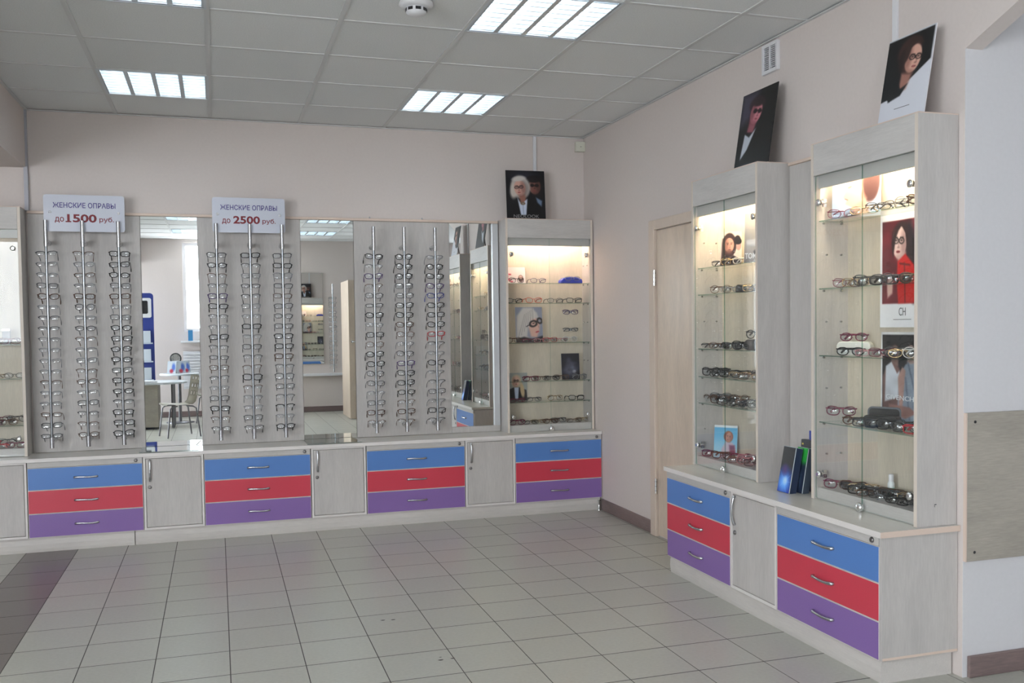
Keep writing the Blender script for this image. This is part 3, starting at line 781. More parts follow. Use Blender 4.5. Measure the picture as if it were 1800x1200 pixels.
rods = [
 (-1.033, 'left', '1500', [(k, c) for k, c in zip('slim slim slim rect cat slim slim slim slim slim slim slim slim slim slim slim rect slim'.split(), [G_, Si, Si, G_, To, Si, G_, G_, Si, Si, Si, Si, Br, Si, Si, Br, G_, G_])], .15),
 (-.816, 'middle', '1500', [(k, c) for k, c in zip('slim oval slim slim rect round slim oval slim slim rect slim oval slim rect slim slim oval'.split(), [Br, Si, Br, Si, To, G_, Si, G_, Br, Si, Si, Br, Br, Si, G_, G_, Br, Br])], .1),
 (-.600, 'right', '1500', [(k, c) for k, c in zip('rect rect oval rect rect slim rect oval rect oval oval rect rect oval slim rect rect cat'.split(), [B_, B_, B_, G_, To, Si, G_, B_, B_, B_, B_, G_, B_, B_, G_, B_, B_, B_])], .6),
 (.013, 'left', '2500', [(k, c) for k, c in zip('rect oval slim slim rect rect slim slim rect slim slim rect slim slim rect rect slim slim'.split(), [G_, B_, Br, G_, Vi, B_, G_, Si, B_, G_, G_, Br, G_, Si, G_, B_, Br, G_])], .4),
 (.232, 'middle', '2500', [(k, c) for k, c in zip('rect slim rect slim slim rect slim rect slim rect slim slim big slim slim slim rect slim'.split(), [B_, G_, Si, G_, G_, Si, Si, B_, Si, G_, G_, Br, B_, Br, Si, Si, G_, G_])], .3),
 (.446, 'right', '2500', [(k, c) for k, c in zip('rect rect big rect rect rect oval rect rect rect rect slim big rect slim slim slim oval'.split(), [G_, B_, Si, G_, Br, G_, G_, G_, B_, B_, To, G_, G_, G_, G_, B_, Si, B_])], .5),
 (1.079, 'left', 'signless', [(k, c) for k, c in zip('cat slim cat slim cat slim cat slim rect cat cat cat cat cat slim rect rect slim'.split(), [B_, Si, Vi, Br, G_, G_, B_, Si, B_, Br, B_, B_, G_, G_, Si, G_, To, Br])], .5),
 (1.298, 'middle', 'signless', [(k, c) for k, c in zip('round round round big cat cat cat cat cat slim cat rect cat cat oval slim rect slim'.split(), [B_, B_, B_, G_, G_, B_, B_, To, Br, Si, G_, Vi, B_, B_, B_, Br, To, Br])], .7),
 (1.525, 'right', 'signless', [(k, c) for k, c in zip('slim round cat cat cat cat rect cat rect slim slim cat slim slim rect slim rect slim'.split(), [Si, B_, B_, Vi, 'blue', B_, B_, B_, 'red', G_, Si, B_, Si, G_, G_, Si, B_, G_])], .7)]
kname = dict(rect='rectangular', oval='oval', round='round', cat='flared', slim='narrow', big='large')
for x, side, pn, items, thickp in rods:
    where = {'1500': 'the leftmost panel', '2500': 'the middle panel', 'signless': 'the signless panel'}[pn]
    rod('%s chrome glasses rod on %s' % (side, where), x)
    for k, (kind, c) in enumerate(items):
        plastic = c in ('black', 'tortoise', 'violet', 'blue', 'red')
        thick = plastic and random.random() < thickp+.5; half = (kind == 'slim' and random.random() < .75)
        z = 1.905-k*.0697
        ordn = ['', 'topmost'][1] if k == 0 else ('lowest' if k == 17 else ordl[k+1]+' from top')
        lab = '%s %s glasses, %s on the %s rod of %s' % (COLN[c], kname[kind], ordn, side, where)
        glasses(lab, 'glasses on the display rods', kind, thick, half, c,
                (x+random.uniform(-.003, .003), RY+.0135, z), (math.radians(-17+random.uniform(-3, 3)), math.radians(random.uniform(-2.5, 2.5)), math.radians(random.uniform(-4, 4))))

# ------------------------------------------------------------------ price signs
def sign(num, x0, x1, zc):
    t = thing('price_sign', 'rounded plastic price sign above the %s panel, reading %s' % ('leftmost' if num == '1500' else 'middle', num), 'sign', ((x0+x1)/2, RY+.022, zc))
    W = x1-x0; b = bmesh.new(); prism(b, rrect(W, .238, .018), -.002, .003); part('plate', b, SIGNM, t)
    text('lettering', 'ЖЕНСКИЕ ОПРАВЫ', TXTP, t, .375, .035, (.0, -.0026, .052), bold=.014)
    text('lettering', 'до', TXTR, t, .054, .038, (-.150, -.0026, -.044), bold=.012)
    text('lettering', num, TXTR, t, .176, .053, (-.016, -.0026, -.032), bold=.03)
    text('lettering', 'руб.', TXTR, t, .088, .040, (.132, -.0026, -.042), bold=.012)
    if num[0] == '1':
        b = bmesh.new(); bx(b, -.114, -.080, -.0030, -.0022, -.0585, -.0505); part('lettering', b, TXTR, t)
    for s in (-1, 1): part('screw_cap', lathed([(.009, 0), (.009, -.003), (.004, -.006)], 14, axis='Y', cx=s*.205, cy=-.002, cz=.005), WHITE, t)
sign('1500', -1.045, -.560, 2.166); sign('2500', -.010, .470, 2.178)

# ================================================================== POSTERS AND CARDS
SK = (222, 178, 160); SH_ = (150, 100, 85)
# black poster on the corner showcase
im = Img(84, 104, (14, 14, 18)); im.ell(.45, .1, .35, .1, (30, 32, 44), soft=.6)
im.poly([(.28, .98), (.12, .78), (.30, .58), (.62, .60), (.88, .72), (.9, .98)], (8, 8, 11), .03)
im.face(.74, .32, .15, (120, 78, 70), (60, 36, 34), 0, -.1, (120, 60, 60), ('sun', (20, 14, 16)))
im.ell(.72, .17, .20, .075, (16, 12, 14)); im.poly([(.76, .55), (.92, .62), (.90, .74), (.80, .66)], (110, 130, 160), .02)
im.ell(.37, .34, .25, .24, (176, 170, 165), -10, .12); im.ell(.20, .42, .10, .16, (200, 190, 180), 5, .3); im.ell(.48, .40, .10, .15, (150, 140, 135), 5, .3)
im.poly([(.32, .5), (.48, .5), (.52, .68), (.36, .68)], SH_, .03)
im.face(.35, .36, .145, (205, 160, 145), (120, 80, 75), -6, -.25, (150, 60, 60), ('ring', (25, 20, 25)))
im.ell(.33, .17, .17, .05, (200, 195, 190), -8, .3)
im.poly([(.28, .56), (.38, .70), (.54, .58), (.50, .92), (.36, .92)], (196, 204, 222), .012); im.line(.42, .70, .43, .9, .006, (120, 130, 150))
im.ring(.42, .68, .04, .02, .015, (120, 100, 80))
p = poster('poster', 'black portrait poster of a blonde woman in glasses on the corner showcase', im, .305, .362, (2.230, 6.850, Z0+1.592+.005), 0, math.radians(3), strut=True, cardmat=BLACK, rolly=math.radians(-.5))
p.location.z += .001
text('lettering', 'NEOLOOK', mat('dim_lettering', (.30, .29, .30), .5), p, .20, .024, (.0, -.0006, .020))
# small showcase poster
im = Img(72, 110, (12, 12, 14)); im.poly([(0, 0), (.5, 0), (.3, .35), (0, .45)], (70, 66, 84), .1)
im.ell(.47, .19, .23, .11, (44, 26, 34), 8, .15)
im.poly([(.30, .36), (.52, .40), (.42, .58), (.24, .55)], (150, 86, 96), .03)
im.face(.46, .29, .165, (196, 122, 132), (110, 56, 66), 12, .35, (160, 70, 80), ('sun', (20, 10, 14)))
im.ell(.50, .165, .17, .055, (40, 26, 30), 8, .25)
im.poly([(.0, .66), (.22, .52), (.50, .56), (.95, .66), (1, 1), (0, 1)], (9, 9, 11), .02)
im.poly([(.20, .54), (.34, .60), (.52, .50), (.32, .76), (.14, .88)], (190, 196, 206), .012)
im.ell(.35, 1.0, .35, .05, (110, 150, 180), 0, .5, .6)
p = poster('poster', 'black poster of a man in sunglasses on the smaller right showcase', im, .330, .40, (2.615, 4.330, Z0+1.592+.006), -PI/2, math.radians(9), strut=True, cardmat=BLACK)
# large showcase poster
im = Img(84, 124, (10, 10, 12))
im.poly([(0, .72), (.20, .70), (.98, .38), (1, .36), (1, 1), (0, 1)], (214, 216, 224), .006)
im.poly([(.20, .74), (.32, .66), (.98, .34), (1, .0), (0, 0), (0, .72), (.12, .68), (.16, .73)], (10, 10, 12), .004)
im.ell(.50, .20, .26, .16, (58, 36, 32), -12, .12); im.ell(.40, .30, .12, .14, (40, 24, 22), 0, .2)
im.poly([(.38, .44), (.62, .48), (.52, .64), (.36, .66)], (160, 112, 98), .03)
im.face(.60, .31, .17, (214, 166, 148), (128, 82, 72), 10, .45, (170, 84, 84), ('ring', (14, 10, 10)))
im.poly([(.42, .34), (.40, .18), (.52, .06), (.72, .08), (.80, .17), (.66, .13), (.54, .17), (.49, .28)], (50, 32, 28), .02)
im.poly([(.14, .60), (.34, .54), (.40, .62), (.56, .58), (.42, .70), (.16, .74)], (12, 12, 14), .01)
im.poly([(0, 0), (.0, .7), (.02, .7), (.02, 0)], (10, 10, 12))
im.poly([(0, 0), (1, 0), (1, .018), (0, .018)], (200, 202, 208), .004); im.poly([(.972, 0), (1, 0), (1, .4), (.972, .4)], (200, 202, 208), .004)
p = poster('poster', 'white and black poster of a person in round glasses on the large showcase', im, .272, .358, (2.615, 3.205, Z0+1.592+.006), -PI/2, math.radians(10), strut=True)
b = bmesh.new(); bx(b, -.045, .045, -.0012, -.0006, .055, .0575); part('fine_print', b, TXTD, p)

def card(label, im, W, Hh, case, u, v, z, lean=8, rot=0, strut=False, **k):
    pos, rz = inward(case, u, v, z); return poster(k.pop('name', 'display_card'), label, im, W, Hh, (pos.x, pos.y, pos.z+.0008), rz+math.radians(rot), math.radians(lean), cat='card', strut=strut, **k)
zs, zb, zc = SH_S, SH_B, SH_C
# small showcase: man's portrait card, tilted white stand, beach card
im = Img(60, 84, (226, 210, 200)); im.ell(.42, .40, .34, .36, (60, 38, 34), 0, .06); im.ell(.80, .28, .16, .16, (40, 30, 30)); im.ell(.86, .42, .12, .14, (190, 150, 140))
im.ell(.84, .30, .16, .09, (30, 24, 24)); im.face(.42, .40, .22, (214, 160, 140), (140, 90, 76), 0, .1, (150, 90, 80)); im.ell(.43, .60, .15, .07, (110, 72, 62), 0, .4, .7)
im.poly([(0, 1), (.05, .80), (.30, .68), (.45, .78), (.62, .70), (.95, .82), (1, 1)], (44, 30, 36), .02); im.poly([(.10, .2), (.22, .2), (.2, .8), (.05, .8)], (54, 34, 30), .04)
card('portrait card of a long-haired bearded man on the smaller showcase top shelf', im, .118, .185, SMALL, .265, .078, zs[0], 5, 42)
im = Img(60, 90, (205, 200, 196)); im.grad((228, 222, 214), (120, 116, 116), .2, 1); im.poly([(.7, 0), (1, 0), (1, .75), (.8, .6)], (120, 124, 90), .05); im.ell(.9, .9, .4, .2, (40, 36, 30), 0, .4)
im.ell(.62, .84, .3, .08, (20, 18, 18), 20)
p = card('tall tilted grey card with white letters at the smaller showcase right side', im, .150, .255, SMALL, .540, .080, zs[0], 5, 42)
text('lettering', 'TOM FORD', TXTW, p, .14, .030, (-.0, -.0006, .035), bold=.02)
im = Img(60, 72, (96, 178, 214)); im.grad((70, 160, 208), (180, 214, 226), 0, .9); im.poly([(0, 0), (1, 0), (1, .07), (0, .07)], (220, 226, 230), .006)
im.poly([(.30, 1), (.34, .72), (.50, .50), (.80, .52), (.95, .70), (.9, 1)], (196, 178, 188), .03); im.ell(.62, .34, .20, .17, (150, 84, 50), -20); im.face(.64, .36, .13, (196, 138, 110), (140, 90, 70), 10, -.3, (150, 70, 70)); im.poly([(.66, .6), (.9, .6), (.96, 1), (.72, 1)], (120, 60, 80), .04)
card('blue beach picture card of a woman on the smaller showcase floor', im, .135, .180, SMALL, .175, .09, .0525, 6, 38)
# big showcase: profile head, red portrait, monochrome pair
im = Img(96, 84, (206, 216, 232)); im.grad((214, 224, 238), (186, 206, 232)); im.ell(.76, .34, .22, .40, (96, 66, 62), 0, .10); im.ell(.58, .40, .26, .34, (226, 186, 168), 20, .06)
im.poly([(.36, .30), (.22, .62), (.30, .66), (.27, .74), (.50, .86), (.70, .70), (.70, .3)], (228, 190, 172), .02); im.ell(.66, .60, .06, .10, (200, 150, 132), 0, .2); im.poly([(.42, .80), (.70, .66), (.78, .95), (.46, 1)], (205, 160, 142), .03)
im.poly([(.16, 1), (.44, .88), (.60, 1)], (90, 60, 60), .03); im.line(.27, .64, .33, .665, .008, (170, 90, 84)); im.line(.34, .44, .40, .42, .008, (120, 80, 70)); im.ell(.80, .38, .17, .33, (84, 56, 54), 0, .15)
card('pale blue card with a head in profile on the large showcase top shelf', im, .225, .235, BIG, .175, .090, zb[0], 2, 26)
im = Img(96, 150, (236, 236, 240)); im.poly([(.05, .06), (.985, .06), (.985, .79), (.05, .79)], (96, 26, 36), .005)
im2 = im.a.copy(); im.noise(.5, 4, 7); im.a[im.Y > .79] = im2[im.Y > .79]; im.a[(im.X < .04)] = np.array((236, 236, 240))/255; im.a[im.Y < .055] = np.array((236, 236, 240))/255
im.poly([(.48, .10), (.72, .08), (.88, .30), (.98, .5), (.98, .79), (.78, .79)], (34, 20, 24), .04)
im.ell(.50, .23, .22, .155, (44, 26, 28), 0, .1); im.poly([(.40, .34), (.62, .34), (.62, .45), (.44, .45)], (190, 150, 142), .02)
im.face(.46, .255, .165, (228, 200, 196), (150, 110, 108), 3, -.2, (150, 20, 34), ('ring', (18, 12, 14)))
im.poly([(.31, .40), (.27, .26), (.36, .12), (.50, .075), (.56, .09), (.44, .15), (.37, .22), (.335, .32)], (40, 24, 26), .012); im.poly([(.48, .08), (.60, .09), (.68, .18), (.68, .34), (.72, .50), (.62, .44), (.63, .30), (.60, .18), (.52, .12)], (40, 24, 26), .012)
im.poly([(.42, .42), (.60, .36), (.80, .46), (.86, .62), (.84, .79), (.44, .79), (.40, .60)], (196, 30, 28), .015); im.line(.58, .44, .60, .78, .014, (120, 14, 16)); im.poly([(.16, .60), (.32, .52), (.30, .70), (.18, .74)], (214, 180, 172), .02)
im.line(.47, .44, .70, .46, .012, (90, 10, 14))
pc = card('tall red portrait poster of a woman in glasses inside the large showcase', im, .262, .478, BIG, .384, .156, 1.372-Z0, .3)
text('lettering', 'CH', TXTD, pc, .042, .034, (.01, -.0006, .066))
b = bmesh.new(); bx(b, -.045, .065, -.0012, -.0006, .032, .0345); part('fine_print', b, TXTD, pc)
im = Img(90, 140, (30, 30, 34)); im.poly([(0, 0), (1, 0), (1, .03), (0, .03)], (226, 226, 228), .004); im.poly([(0, 0), (.035, 0), (.035, 1), (0, 1)], (226, 226, 228), .004)
for cx, sk in ((.34, (120, 96, 90)), (.72, (170, 146, 140))):
    im.ell(cx, .21, .13, .10, (34, 26, 26)); im.poly([(cx-.08, .25), (cx+.08, .25), (cx+.09, .38), (cx-.09, .38)], sk, .02); im.face(cx, .23, .10, sk, (80, 60, 56), 0, .1)
im.poly([(.05, 1), (.04, .50), (.14, .38), (.30, .34), (.46, .40), (.48, 1)], (112, 84, 80), .015); im.poly([(.12, .38), (.26, .33), (.40, .46), (.46, .42), (.44, .72), (.10, .78)], (196, 200, 208), .012)
im.poly([(.40, 1), (.44, .48), (.60, .35), (.84, .34), (.97, .46), (.98, 1)], (140, 152, 168), .015); im.poly([(.46, .9), (.42, .50), (.52, .38), (.60, .42), (.52, .9)], (176, 140, 130), .015); im.line(.66, .34, .9, .8, .02, (104, 116, 134)); im.line(.6, .5, .7, .95, .02, (110, 122, 140))
im.poly([(.20, .80), (.70, .82), (.86, .88), (.60, .95), (.2, .9)], (150, 112, 104), .015); im.noise(.25, 9, 6)
pg = card('dark poster of two people in grey and white inside the large showcase', im, .258, .382, BIG, .388, .156, .970-Z0, .3)
text('lettering', 'GIVENCHY', TXTW, pg, .20, .020, (.005, -.0006, .105), rot=(PI/2, math.radians(1), 0))
# corner showcase cards
im = Img(60, 48, (236, 226, 222)); rs = np.random.RandomState(3)
for k in range(14): im.ell(.06+.32*rs.rand(), .25+.7*rs.rand(), .07, .05, [(226, 120, 140), (240, 170, 180), (206, 80, 100), (250, 220, 220)][k % 4], 0, .3)
im.ell(.78, .7, .12, .22, (100, 70, 66)); im.ell(.78, .62, .08, .12, (214, 176, 160))
card('white card with pink flowers on the corner showcase top shelf', im, .168, .125, CORN, .112, .115, zc[0], 8)
im = Img(72, 96, (132, 138, 156)); im.poly([(.40, .30), (.72, .24), (.90, .45), (.88, .66), (.78, .86), (.56, .84)], (204, 164, 150), .04)
im.poly([(0, 1), (.05, .25), (.30, .02), (.62, .02), (.80, .16), (.86, .30), (.60, .34), (.46, .60), (.42, .82), (.55, .92)], (188, 184, 182), .04)
for k in range(18): im.line(.68-.02*k, .04+.01*k, .70-.038*k, .34+.034*k, .012, [(216, 212, 208), (128, 124, 126), (170, 164, 160)][k % 3], .6)
im.ring(.66, .47, .13, .075, .030, (22, 18, 22), -22); im.ring(.90, .39, .08, .07, .028, (22, 18, 22), -22); im.line(.52, .50, .40, .55, .014, (22, 18, 22)); im.ell(.67, .46, .05, .015, (50, 40, 40), -22)
im.ell(.80, .70, .075, .022, (164, 70, 78), -18); im.line(.80, .44, .86, .58, .010, (160, 116, 104), .8); im.poly([(0, .90), (.3, .84), (.6, .90), (1, .82), (1, 1), (0, 1)], (26, 24, 30), .03)
card('silver-blonde portrait card on the middle shelf of the corner showcase', im, .215, .270, CORN, .215, .09, zc[2], 5)
im = Img(54, 66, (30, 32, 44)); im.ell(.5, .6, .36, .22, (90, 92, 110), -15, .5); im.ell(.42, .40, .16, .2, (70, 72, 88), 0, .5); im.ell(.7, .7, .1, .06, (170, 170, 184), 0, .4); im.noise(.5, 5)
card('dark blue-black picture card on the fourth shelf of the corner showcase', im, .148, .200, CORN, .547, .09, zc[3], 5)
im = Img(66, 84, (160, 164, 160)); im.ell(.48, .30, .24, .24, (206, 186, 160), 0, .15); im.poly([(0, 1), (.05, .62), (.35, .52), (.65, .52), (.95, .62), (1, 1)], (24, 26, 34), .02); im.poly([(.38, .52), (.60, .52), (.56, .95), (.42, .95)], (196, 206, 226), .015)
im.ell(.76, .62, .10, .26, (206, 180, 140), -8, .25); im.face(.47, .30, .165, (224, 184, 164), (150, 110, 96), 0, .05, (170, 70, 76), ('ring', (20, 16, 18)))
card('card of a blonde person in dark jacket on fifth shelf, corner showcase', im, .170, .215, CORN, .128, .157, zc[4], .2)

# ================================================================== GLASSES ON THE SHELVES
def shelf_glasses(case, cname, sname, z, items, group):
    """items: (u, v, kind, col, thick, half, yaw deg, fold, lift)"""
    seen = {}
    n = len(items); order = sorted(range(n), key=lambda i: items[i][0])
    for rank, i in enumerate(order):
        u, v, kind, col, thick, half, yw, fold, lift = items[i]
        _, w_, h_ = lens_outline(kind)
        if case in (SMALL, BIG): yw += 34; fold = True; v = min(max(v, .055), .098)
        pos, rz = inward(case, u, v, z)
        pos.z += h_*1.0+.0026+lift
        o_ = 'leftmost' if rank == 0 else 'rightmost' if rank == n-1 else ordl[rank+1]+' from left'
        glasses('%s %s glasses, %s on %s, %s' % (COLN[col], kname[kind], o_, sname, cname), group, kind, thick, half, col,
                (pos.x, pos.y, pos.z), (math.radians(-3 if not fold else random.uniform(-8, 4)), 0, rz+math.radians(yw)), fold)
cols = ['black', 'gunmetal', 'tortoise', 'bronze', 'silver', 'gold', 'burgundy', 'black', 'gunmetal', 'black']
kinds = ['rect', 'slim', 'oval', 'cat', 'rect', 'round', 'slim', 'big']
def pile(n, u0, u1, seed, colset=None, two=True):
    rs = random.Random(seed); out = []
    for k in range(n):
        u = u0+(u1-u0)*(k+.5)/n
        row = k % 2 if two else 0
        c = (colset or cols)[rs.randrange(len(colset or cols))]
        out.append((u, .030+.058*row+rs.uniform(-.004, .006), kinds[rs.randrange(8)], c, c in ('black', 'tortoise', 'burgundy', 'red') and rs.random() < .6, rs.random() < .3, rs.uniform(-22, 22), True, (.010 if row else 0)+rs.uniform(0, .004)))
    return out
gS, gB, gC, gL = 'glasses in the smaller right showcase', 'glasses in the large right showcase', 'glasses in the corner showcase', 'glasses in the left showcase'
S_, B2, C_, L_ = 'smaller right showcase', 'large right showcase', 'corner showcase', 'left showcase'
F, T = False, True
shelf_glasses(SMALL, S_, 'top shelf', zs[0]+.0003, [(.22, .035, 'slim', 'gunmetal', F, F, 5, T, 0), (.32, .035, 'rect', 'gold', F, F, 3, T, 0), (.43, .04, 'oval', 'white', F, F, -8, T, 0)], gS)
shelf_glasses(SMALL, S_, 'second shelf', zs[1]+.0003, [(.20, .04, 'round', 'bronze', F, F, 8, F, 0), (.31, .03, 'oval', 'silver', F, F, 0, T, 0), (.54, .035, 'rect', 'gold', F, F, 0, T, 0), (.62, .06, 'oval', 'silver', F, F, 0, T, 0)], gS)
shelf_glasses(SMALL, S_, 'third shelf', zs[2]+.0003, [(.09, .04, 'slim', 'gunmetal', F, T, 0, F, 0), (.18, .035, 'oval', 'bronze', F, F, 6, T, 0), (.27, .08, 'rect', 'black', F, F, 0, T, 0), (.33, .03, 'rect', 'gunmetal', F, F, 0, T, 0), (.42, .06, 'big', 'black', T, F, -5, T, 0)], gS)
shelf_glasses(SMALL, S_, 'fourth shelf', zs[3]+.0003, pile(11, .06, .63, 11), gS)
shelf_glasses(SMALL, S_, 'fifth shelf', zs[4]+.0003, pile(12, .06, .63, 12, ['black', 'gunmetal', 'gunmetal', 'bronze', 'black', 'tortoise']), gS)
shelf_glasses(SMALL, S_, 'showcase floor', .0524, [(.10, .035, 'rect', 'burgundy', T, F, 8, T, 0), (.20, .035, 'cat', 'tortoise', T, F, -4, T, 0)]+pile(9, .29, .64, 13, ['red', 'bronze', 'gunmetal', 'gold', 'silver', 'burgundy', 'pink']), gS)
shelf_glasses(BIG, B2, 'top shelf', zb[0]+.0003, [(.13, .030, 'cat', 'burgundy', F, F, 10, F, 0), (.28, .035, 'oval', 'gold', F, F, 0, T, 0), (.38, .035, 'cat', 'black', F, T, -6, T, 0), (.46, .040, 'slim', 'gunmetal', F, F, 20, T, 0), (.55, .05, 'round', 'silver', F, F, -15, T, 0), (.625, .05, 'rect', 'tortoise', T, F, 55, T, 0)], gB)
shelf_glasses(BIG, B2, 'second shelf', zb[1]+.0003, [(.12, .09, 'cat', 'burgundy', F, F, 15, F, 0), (.22, .035, 'rect', 'gold', F, F, -10, T, 0), (.31, .035, 'big', 'black', T, F, 4, T, 0), (.405, .030, 'rect', 'black', T, F, -6, T, 0), (.48, .055, 'round', 'gunmetal', F, F, 0, T, .0), (.54, .10, 'round', 'tortoise', T, F, 0, T, 0), (.60, .035, 'cat', 'bronze', F, F, -8, T, 0)], gB)
shelf_glasses(BIG, B2, 'third shelf', zb[2]+.0003, [(.185, .030, 'oval', 'black', T, F, -4, T, 0), (.32, .05, 'slim', 'pink', F, F, 14, T, 0), (.40, .035, 'rect', 'burgundy', F, F, -8, T, 0), (.46, .09, 'round', 'gunmetal', F, F, 8, T, 0), (.53, .045, 'oval', 'gold', F, F, 10, T, 0), (.61, .045, 'round', 'white', F, F, 0, T, 0)], gB)
shelf_glasses(BIG, B2, 'fourth shelf', zb[3]+.0003, [(.12, .030, 'cat', 'burgundy', T, F, 8, F, .032), (.22, .035, 'oval', 'tortoise', T, F, -12, T, 0), (.30, .032, 'rect', 'black', T, F, 6, T, 0), (.375, .030, 'rect', 'gunmetal', T, F, 0, T, 0), (.45, .040, 'big', 'black', F, F, -5, T, 0), (.51, .09, 'round', 'black', F, F, 8, T, 0), (.55, .035, 'cat', 'black', F, F, 4, T, 0), (.615, .035, 'rect', 'red', T, F, -4, T, 0)], gB)
shelf_glasses(BIG, B2, 'showcase floor', .0524, [(.10, .030, 'cat', 'burgundy', T, F, 6, T, 0), (.16, .09, 'cat', 'tortoise', T, F, 0, T, 0)]+pile(15, .19, .645, 14, ['black', 'gunmetal', 'gold', 'bronze', 'silver', 'black', 'black', 'gold']), gB)
shelf_glasses(CORN, C_, 'top shelf', zc[0]+.0003, [(.10, .040, 'cat', 'black', F, F, 12, T, 0), (.27, .035, 'oval', 'violet', F, F, 0, F, 0)], gC)
shelf_glasses(CORN, C_, 'second shelf', zc[1]+.0003, [(.08, .04, 'oval', 'black', T, F, 0, F, 0), (.235, .04, 'cat', 'coral', T, F, 0, F, 0), (.405, .04, 'oval', 'gunmetal', F, F, 0, F, 0), (.56, .04, 'rect', 'gunmetal', T, F, 0, F, 0)], gC)
shelf_glasses(CORN, C_, 'middle shelf', zc[2]+.0003, [(.07, .04, 'cat', 'tortoise', F, F, 10, T, 0), (.20, .035, 'slim', 'burgundy', F, F, -5, T, 0), (.29, .03, 'slim', 'pink', F, F, 0, T, 0), (.36, .035, 'rect', 'red', F, F, 12, T, 0), (.44, .045, 'slim', 'pink', F, T, -10, T, 0), (.52, .035, 'round', 'white', F, F, 0, T, 0)], gC)
shelf_glasses(CORN, C_, 'fourth shelf', zc[3]+.0003, [(.20, .035, 'rect', 'burgundy', T, F, 0, T, 0), (.29, .04, 'oval', 'tortoise', F, F, 0, T, 0), (.37, .035, 'oval', 'black', F, F, 0, T, 0), (.455, .06, 'cat', 'bronze', F, F, 0, T, 0), (.60, .04, 'round', 'silver', F, F, 0, T, 0)], gC)
shelf_glasses(CORN, C_, 'fifth shelf', zc[4]+.0003, [(.09, .035, 'slim', 'burgundy', F, F, 0, T, 0), (.225, .035, 'oval', 'gunmetal', F, F, 5, T, 0), (.40, .05, 'round', 'gold', F, F, 0, T, 0), (.57, .04, 'rect', 'black', T, F, 0, F, 0)], gC)
shelf_glasses(CORN, C_, 'showcase floor', .0524, [(.09, .04, 'cat', 'burgundy', T, F, 0, T, 0), (.20, .04, 'slim', 'black', F, F, 0, T, 0), (.28, .09, 'slim', 'gold', F, F, 0, T, 0), (.36, .04, 'oval', 'tortoise', T, F, 0, T, 0), (.44, .09, 'rect', 'black', F, F, 0, T, 0), (.55, .04, 'slim', 'bronze', F, F, 0, T, 0), (.63, .06, 'oval', 'gold', F, F, 0, T, 0)], gC)
for z, nm_, c in ((1.50, 'upper', 'violet'), (1.365, 'lower', 'gunmetal')):
    pos, rz = inward(CORN, .560, .125, z-Z0)
    t = thing('wall_holder', 'small %s clear holder on the back of the corner showcase' % nm_, 'holder', pos)
    b = bmesh.new(); tube(b, [(0, .037, 0), (0, .004, 0)], .003, 8); bx(b, -.014, .014, .0, .004, -.010, .010); part('peg', b, PEG, t)
    glasses('%s glasses hung on the %s holder in the corner showcase' % (COLN[c], nm_), gC, 'cat' if c == 'violet' else 'slim', F, F, c, (pos.x, pos.y-.004, pos.z), (math.radians(-12), 0, 0), True)
for sz, sn, it in ((1.32, 'upper shelf', [(.60, .03, 'cat', 'burgundy', F, F, 0, T, 0), (.50, .03, 'rect', 'tortoise', F, F, 0, T, 0)]), (1.10, 'middle shelf', [(.62, .035, 'oval', 'black', F, F, 0, F, 0), (.50, .04, 'slim', 'gold', F, F, 10, T, 0)]),
                   (.80, 'lower shelf', pile(8, .28, .64, 31)), (Z0+.0522, 'showcase floor', pile(7, .28, .64, 32, ['burgundy', 'red', 'gunmetal', 'tortoise']))):
    shelf_glasses(LEFT, L_, sn, sz-Z0+.0003, it, gL)

# ------------------------------------------------------------------ cases, stand, bottle
def rounded_case(name, label, cat, m, case, u, v, z, L, D, Hh, r, rot=0, open_=False):
    pos, rz = inward(case, u, v, z); t = thing(name, label, cat, (pos.x, pos.y, pos.z+.0006), rz+math.radians(rot))
    b = bmesh.new(); prism(b, rrect(L, Hh, r, 6, 0, Hh/2), -D/2, D/2); part('body', b, m, t, bevel=.006)
    return t
CASEW = mat('cream_leatherette', (.78, .76, .68), .45); CASEB = mottled('black_leatherette', (.02, .02, .021), .1, 200, .4, .2)
t = rounded_case('glasses_case', 'cream hard glasses case on the third shelf of the large showcase', 'glasses case', CASEW, BIG, .165, .095, zb[2], .155, .045, .062, .024, 30)
part('seam', box(-.0778, .0778, -.0229, -.0226, .028, .0292), mat('case_seam', (.35, .33, .28), .6), t)
pos, rz = inward(BIG, .165, .088, zb[2]+.0640)
glasses('burgundy glasses lying on top of the cream case, large right showcase', gB, 'oval', T, F, 'burgundy', (pos.x, pos.y, pos.z+.018), (math.radians(-4), 0, rz+.52), True)
# open black case
pos, rz = inward(BIG, .335, .105, zb[3]); t = thing('open_glasses_case', 'open black glasses case on the fourth shelf of the large showcase', 'glasses case', (pos.x, pos.y, pos.z+.0006), rz+.5)
b = bmesh.new(); prism(b, rrect(.15, .05, .018, 6, 0, .025), -.028, .028); part('base', b, CASEB, t, bevel=.004)
b = bmesh.new(); prism(b, rrect(.15, .078, .022, 6, 0, .045), .018, .030); lid = part('lid', b, mat('case_rim', (.12, .13, .15), .3), t, bevel=.004)
b = bmesh.new(); prism(b, rrect(.132, .06, .016, 6, 0, .047), .0165, .0178); part('lining', b, CASEB, lid)
t = rounded_case('glasses_case', 'black soft glasses case on third shelf, smaller right showcase', 'glasses case', CASEB, SMALL, .53, .085, zs[2], .14, .055, .055, .026, 30)
pos, rz = inward(SMALL, .53, .075, zs[2]+.058)
glasses('black round glasses on top of the black case, smaller right showcase', gS, 'round', T, F, 'black', (pos.x, pos.y, pos.z+.024), (0, 0, rz+.5), True)
b = bmesh.new(); pos, rz = inward(SMALL, .40, .095, zs[1]); t = thing('glasses_pouch', 'black pouch lying on the second shelf of the smaller right showcase', 'pouch', (pos.x, pos.y, pos.z+.0006), rz)
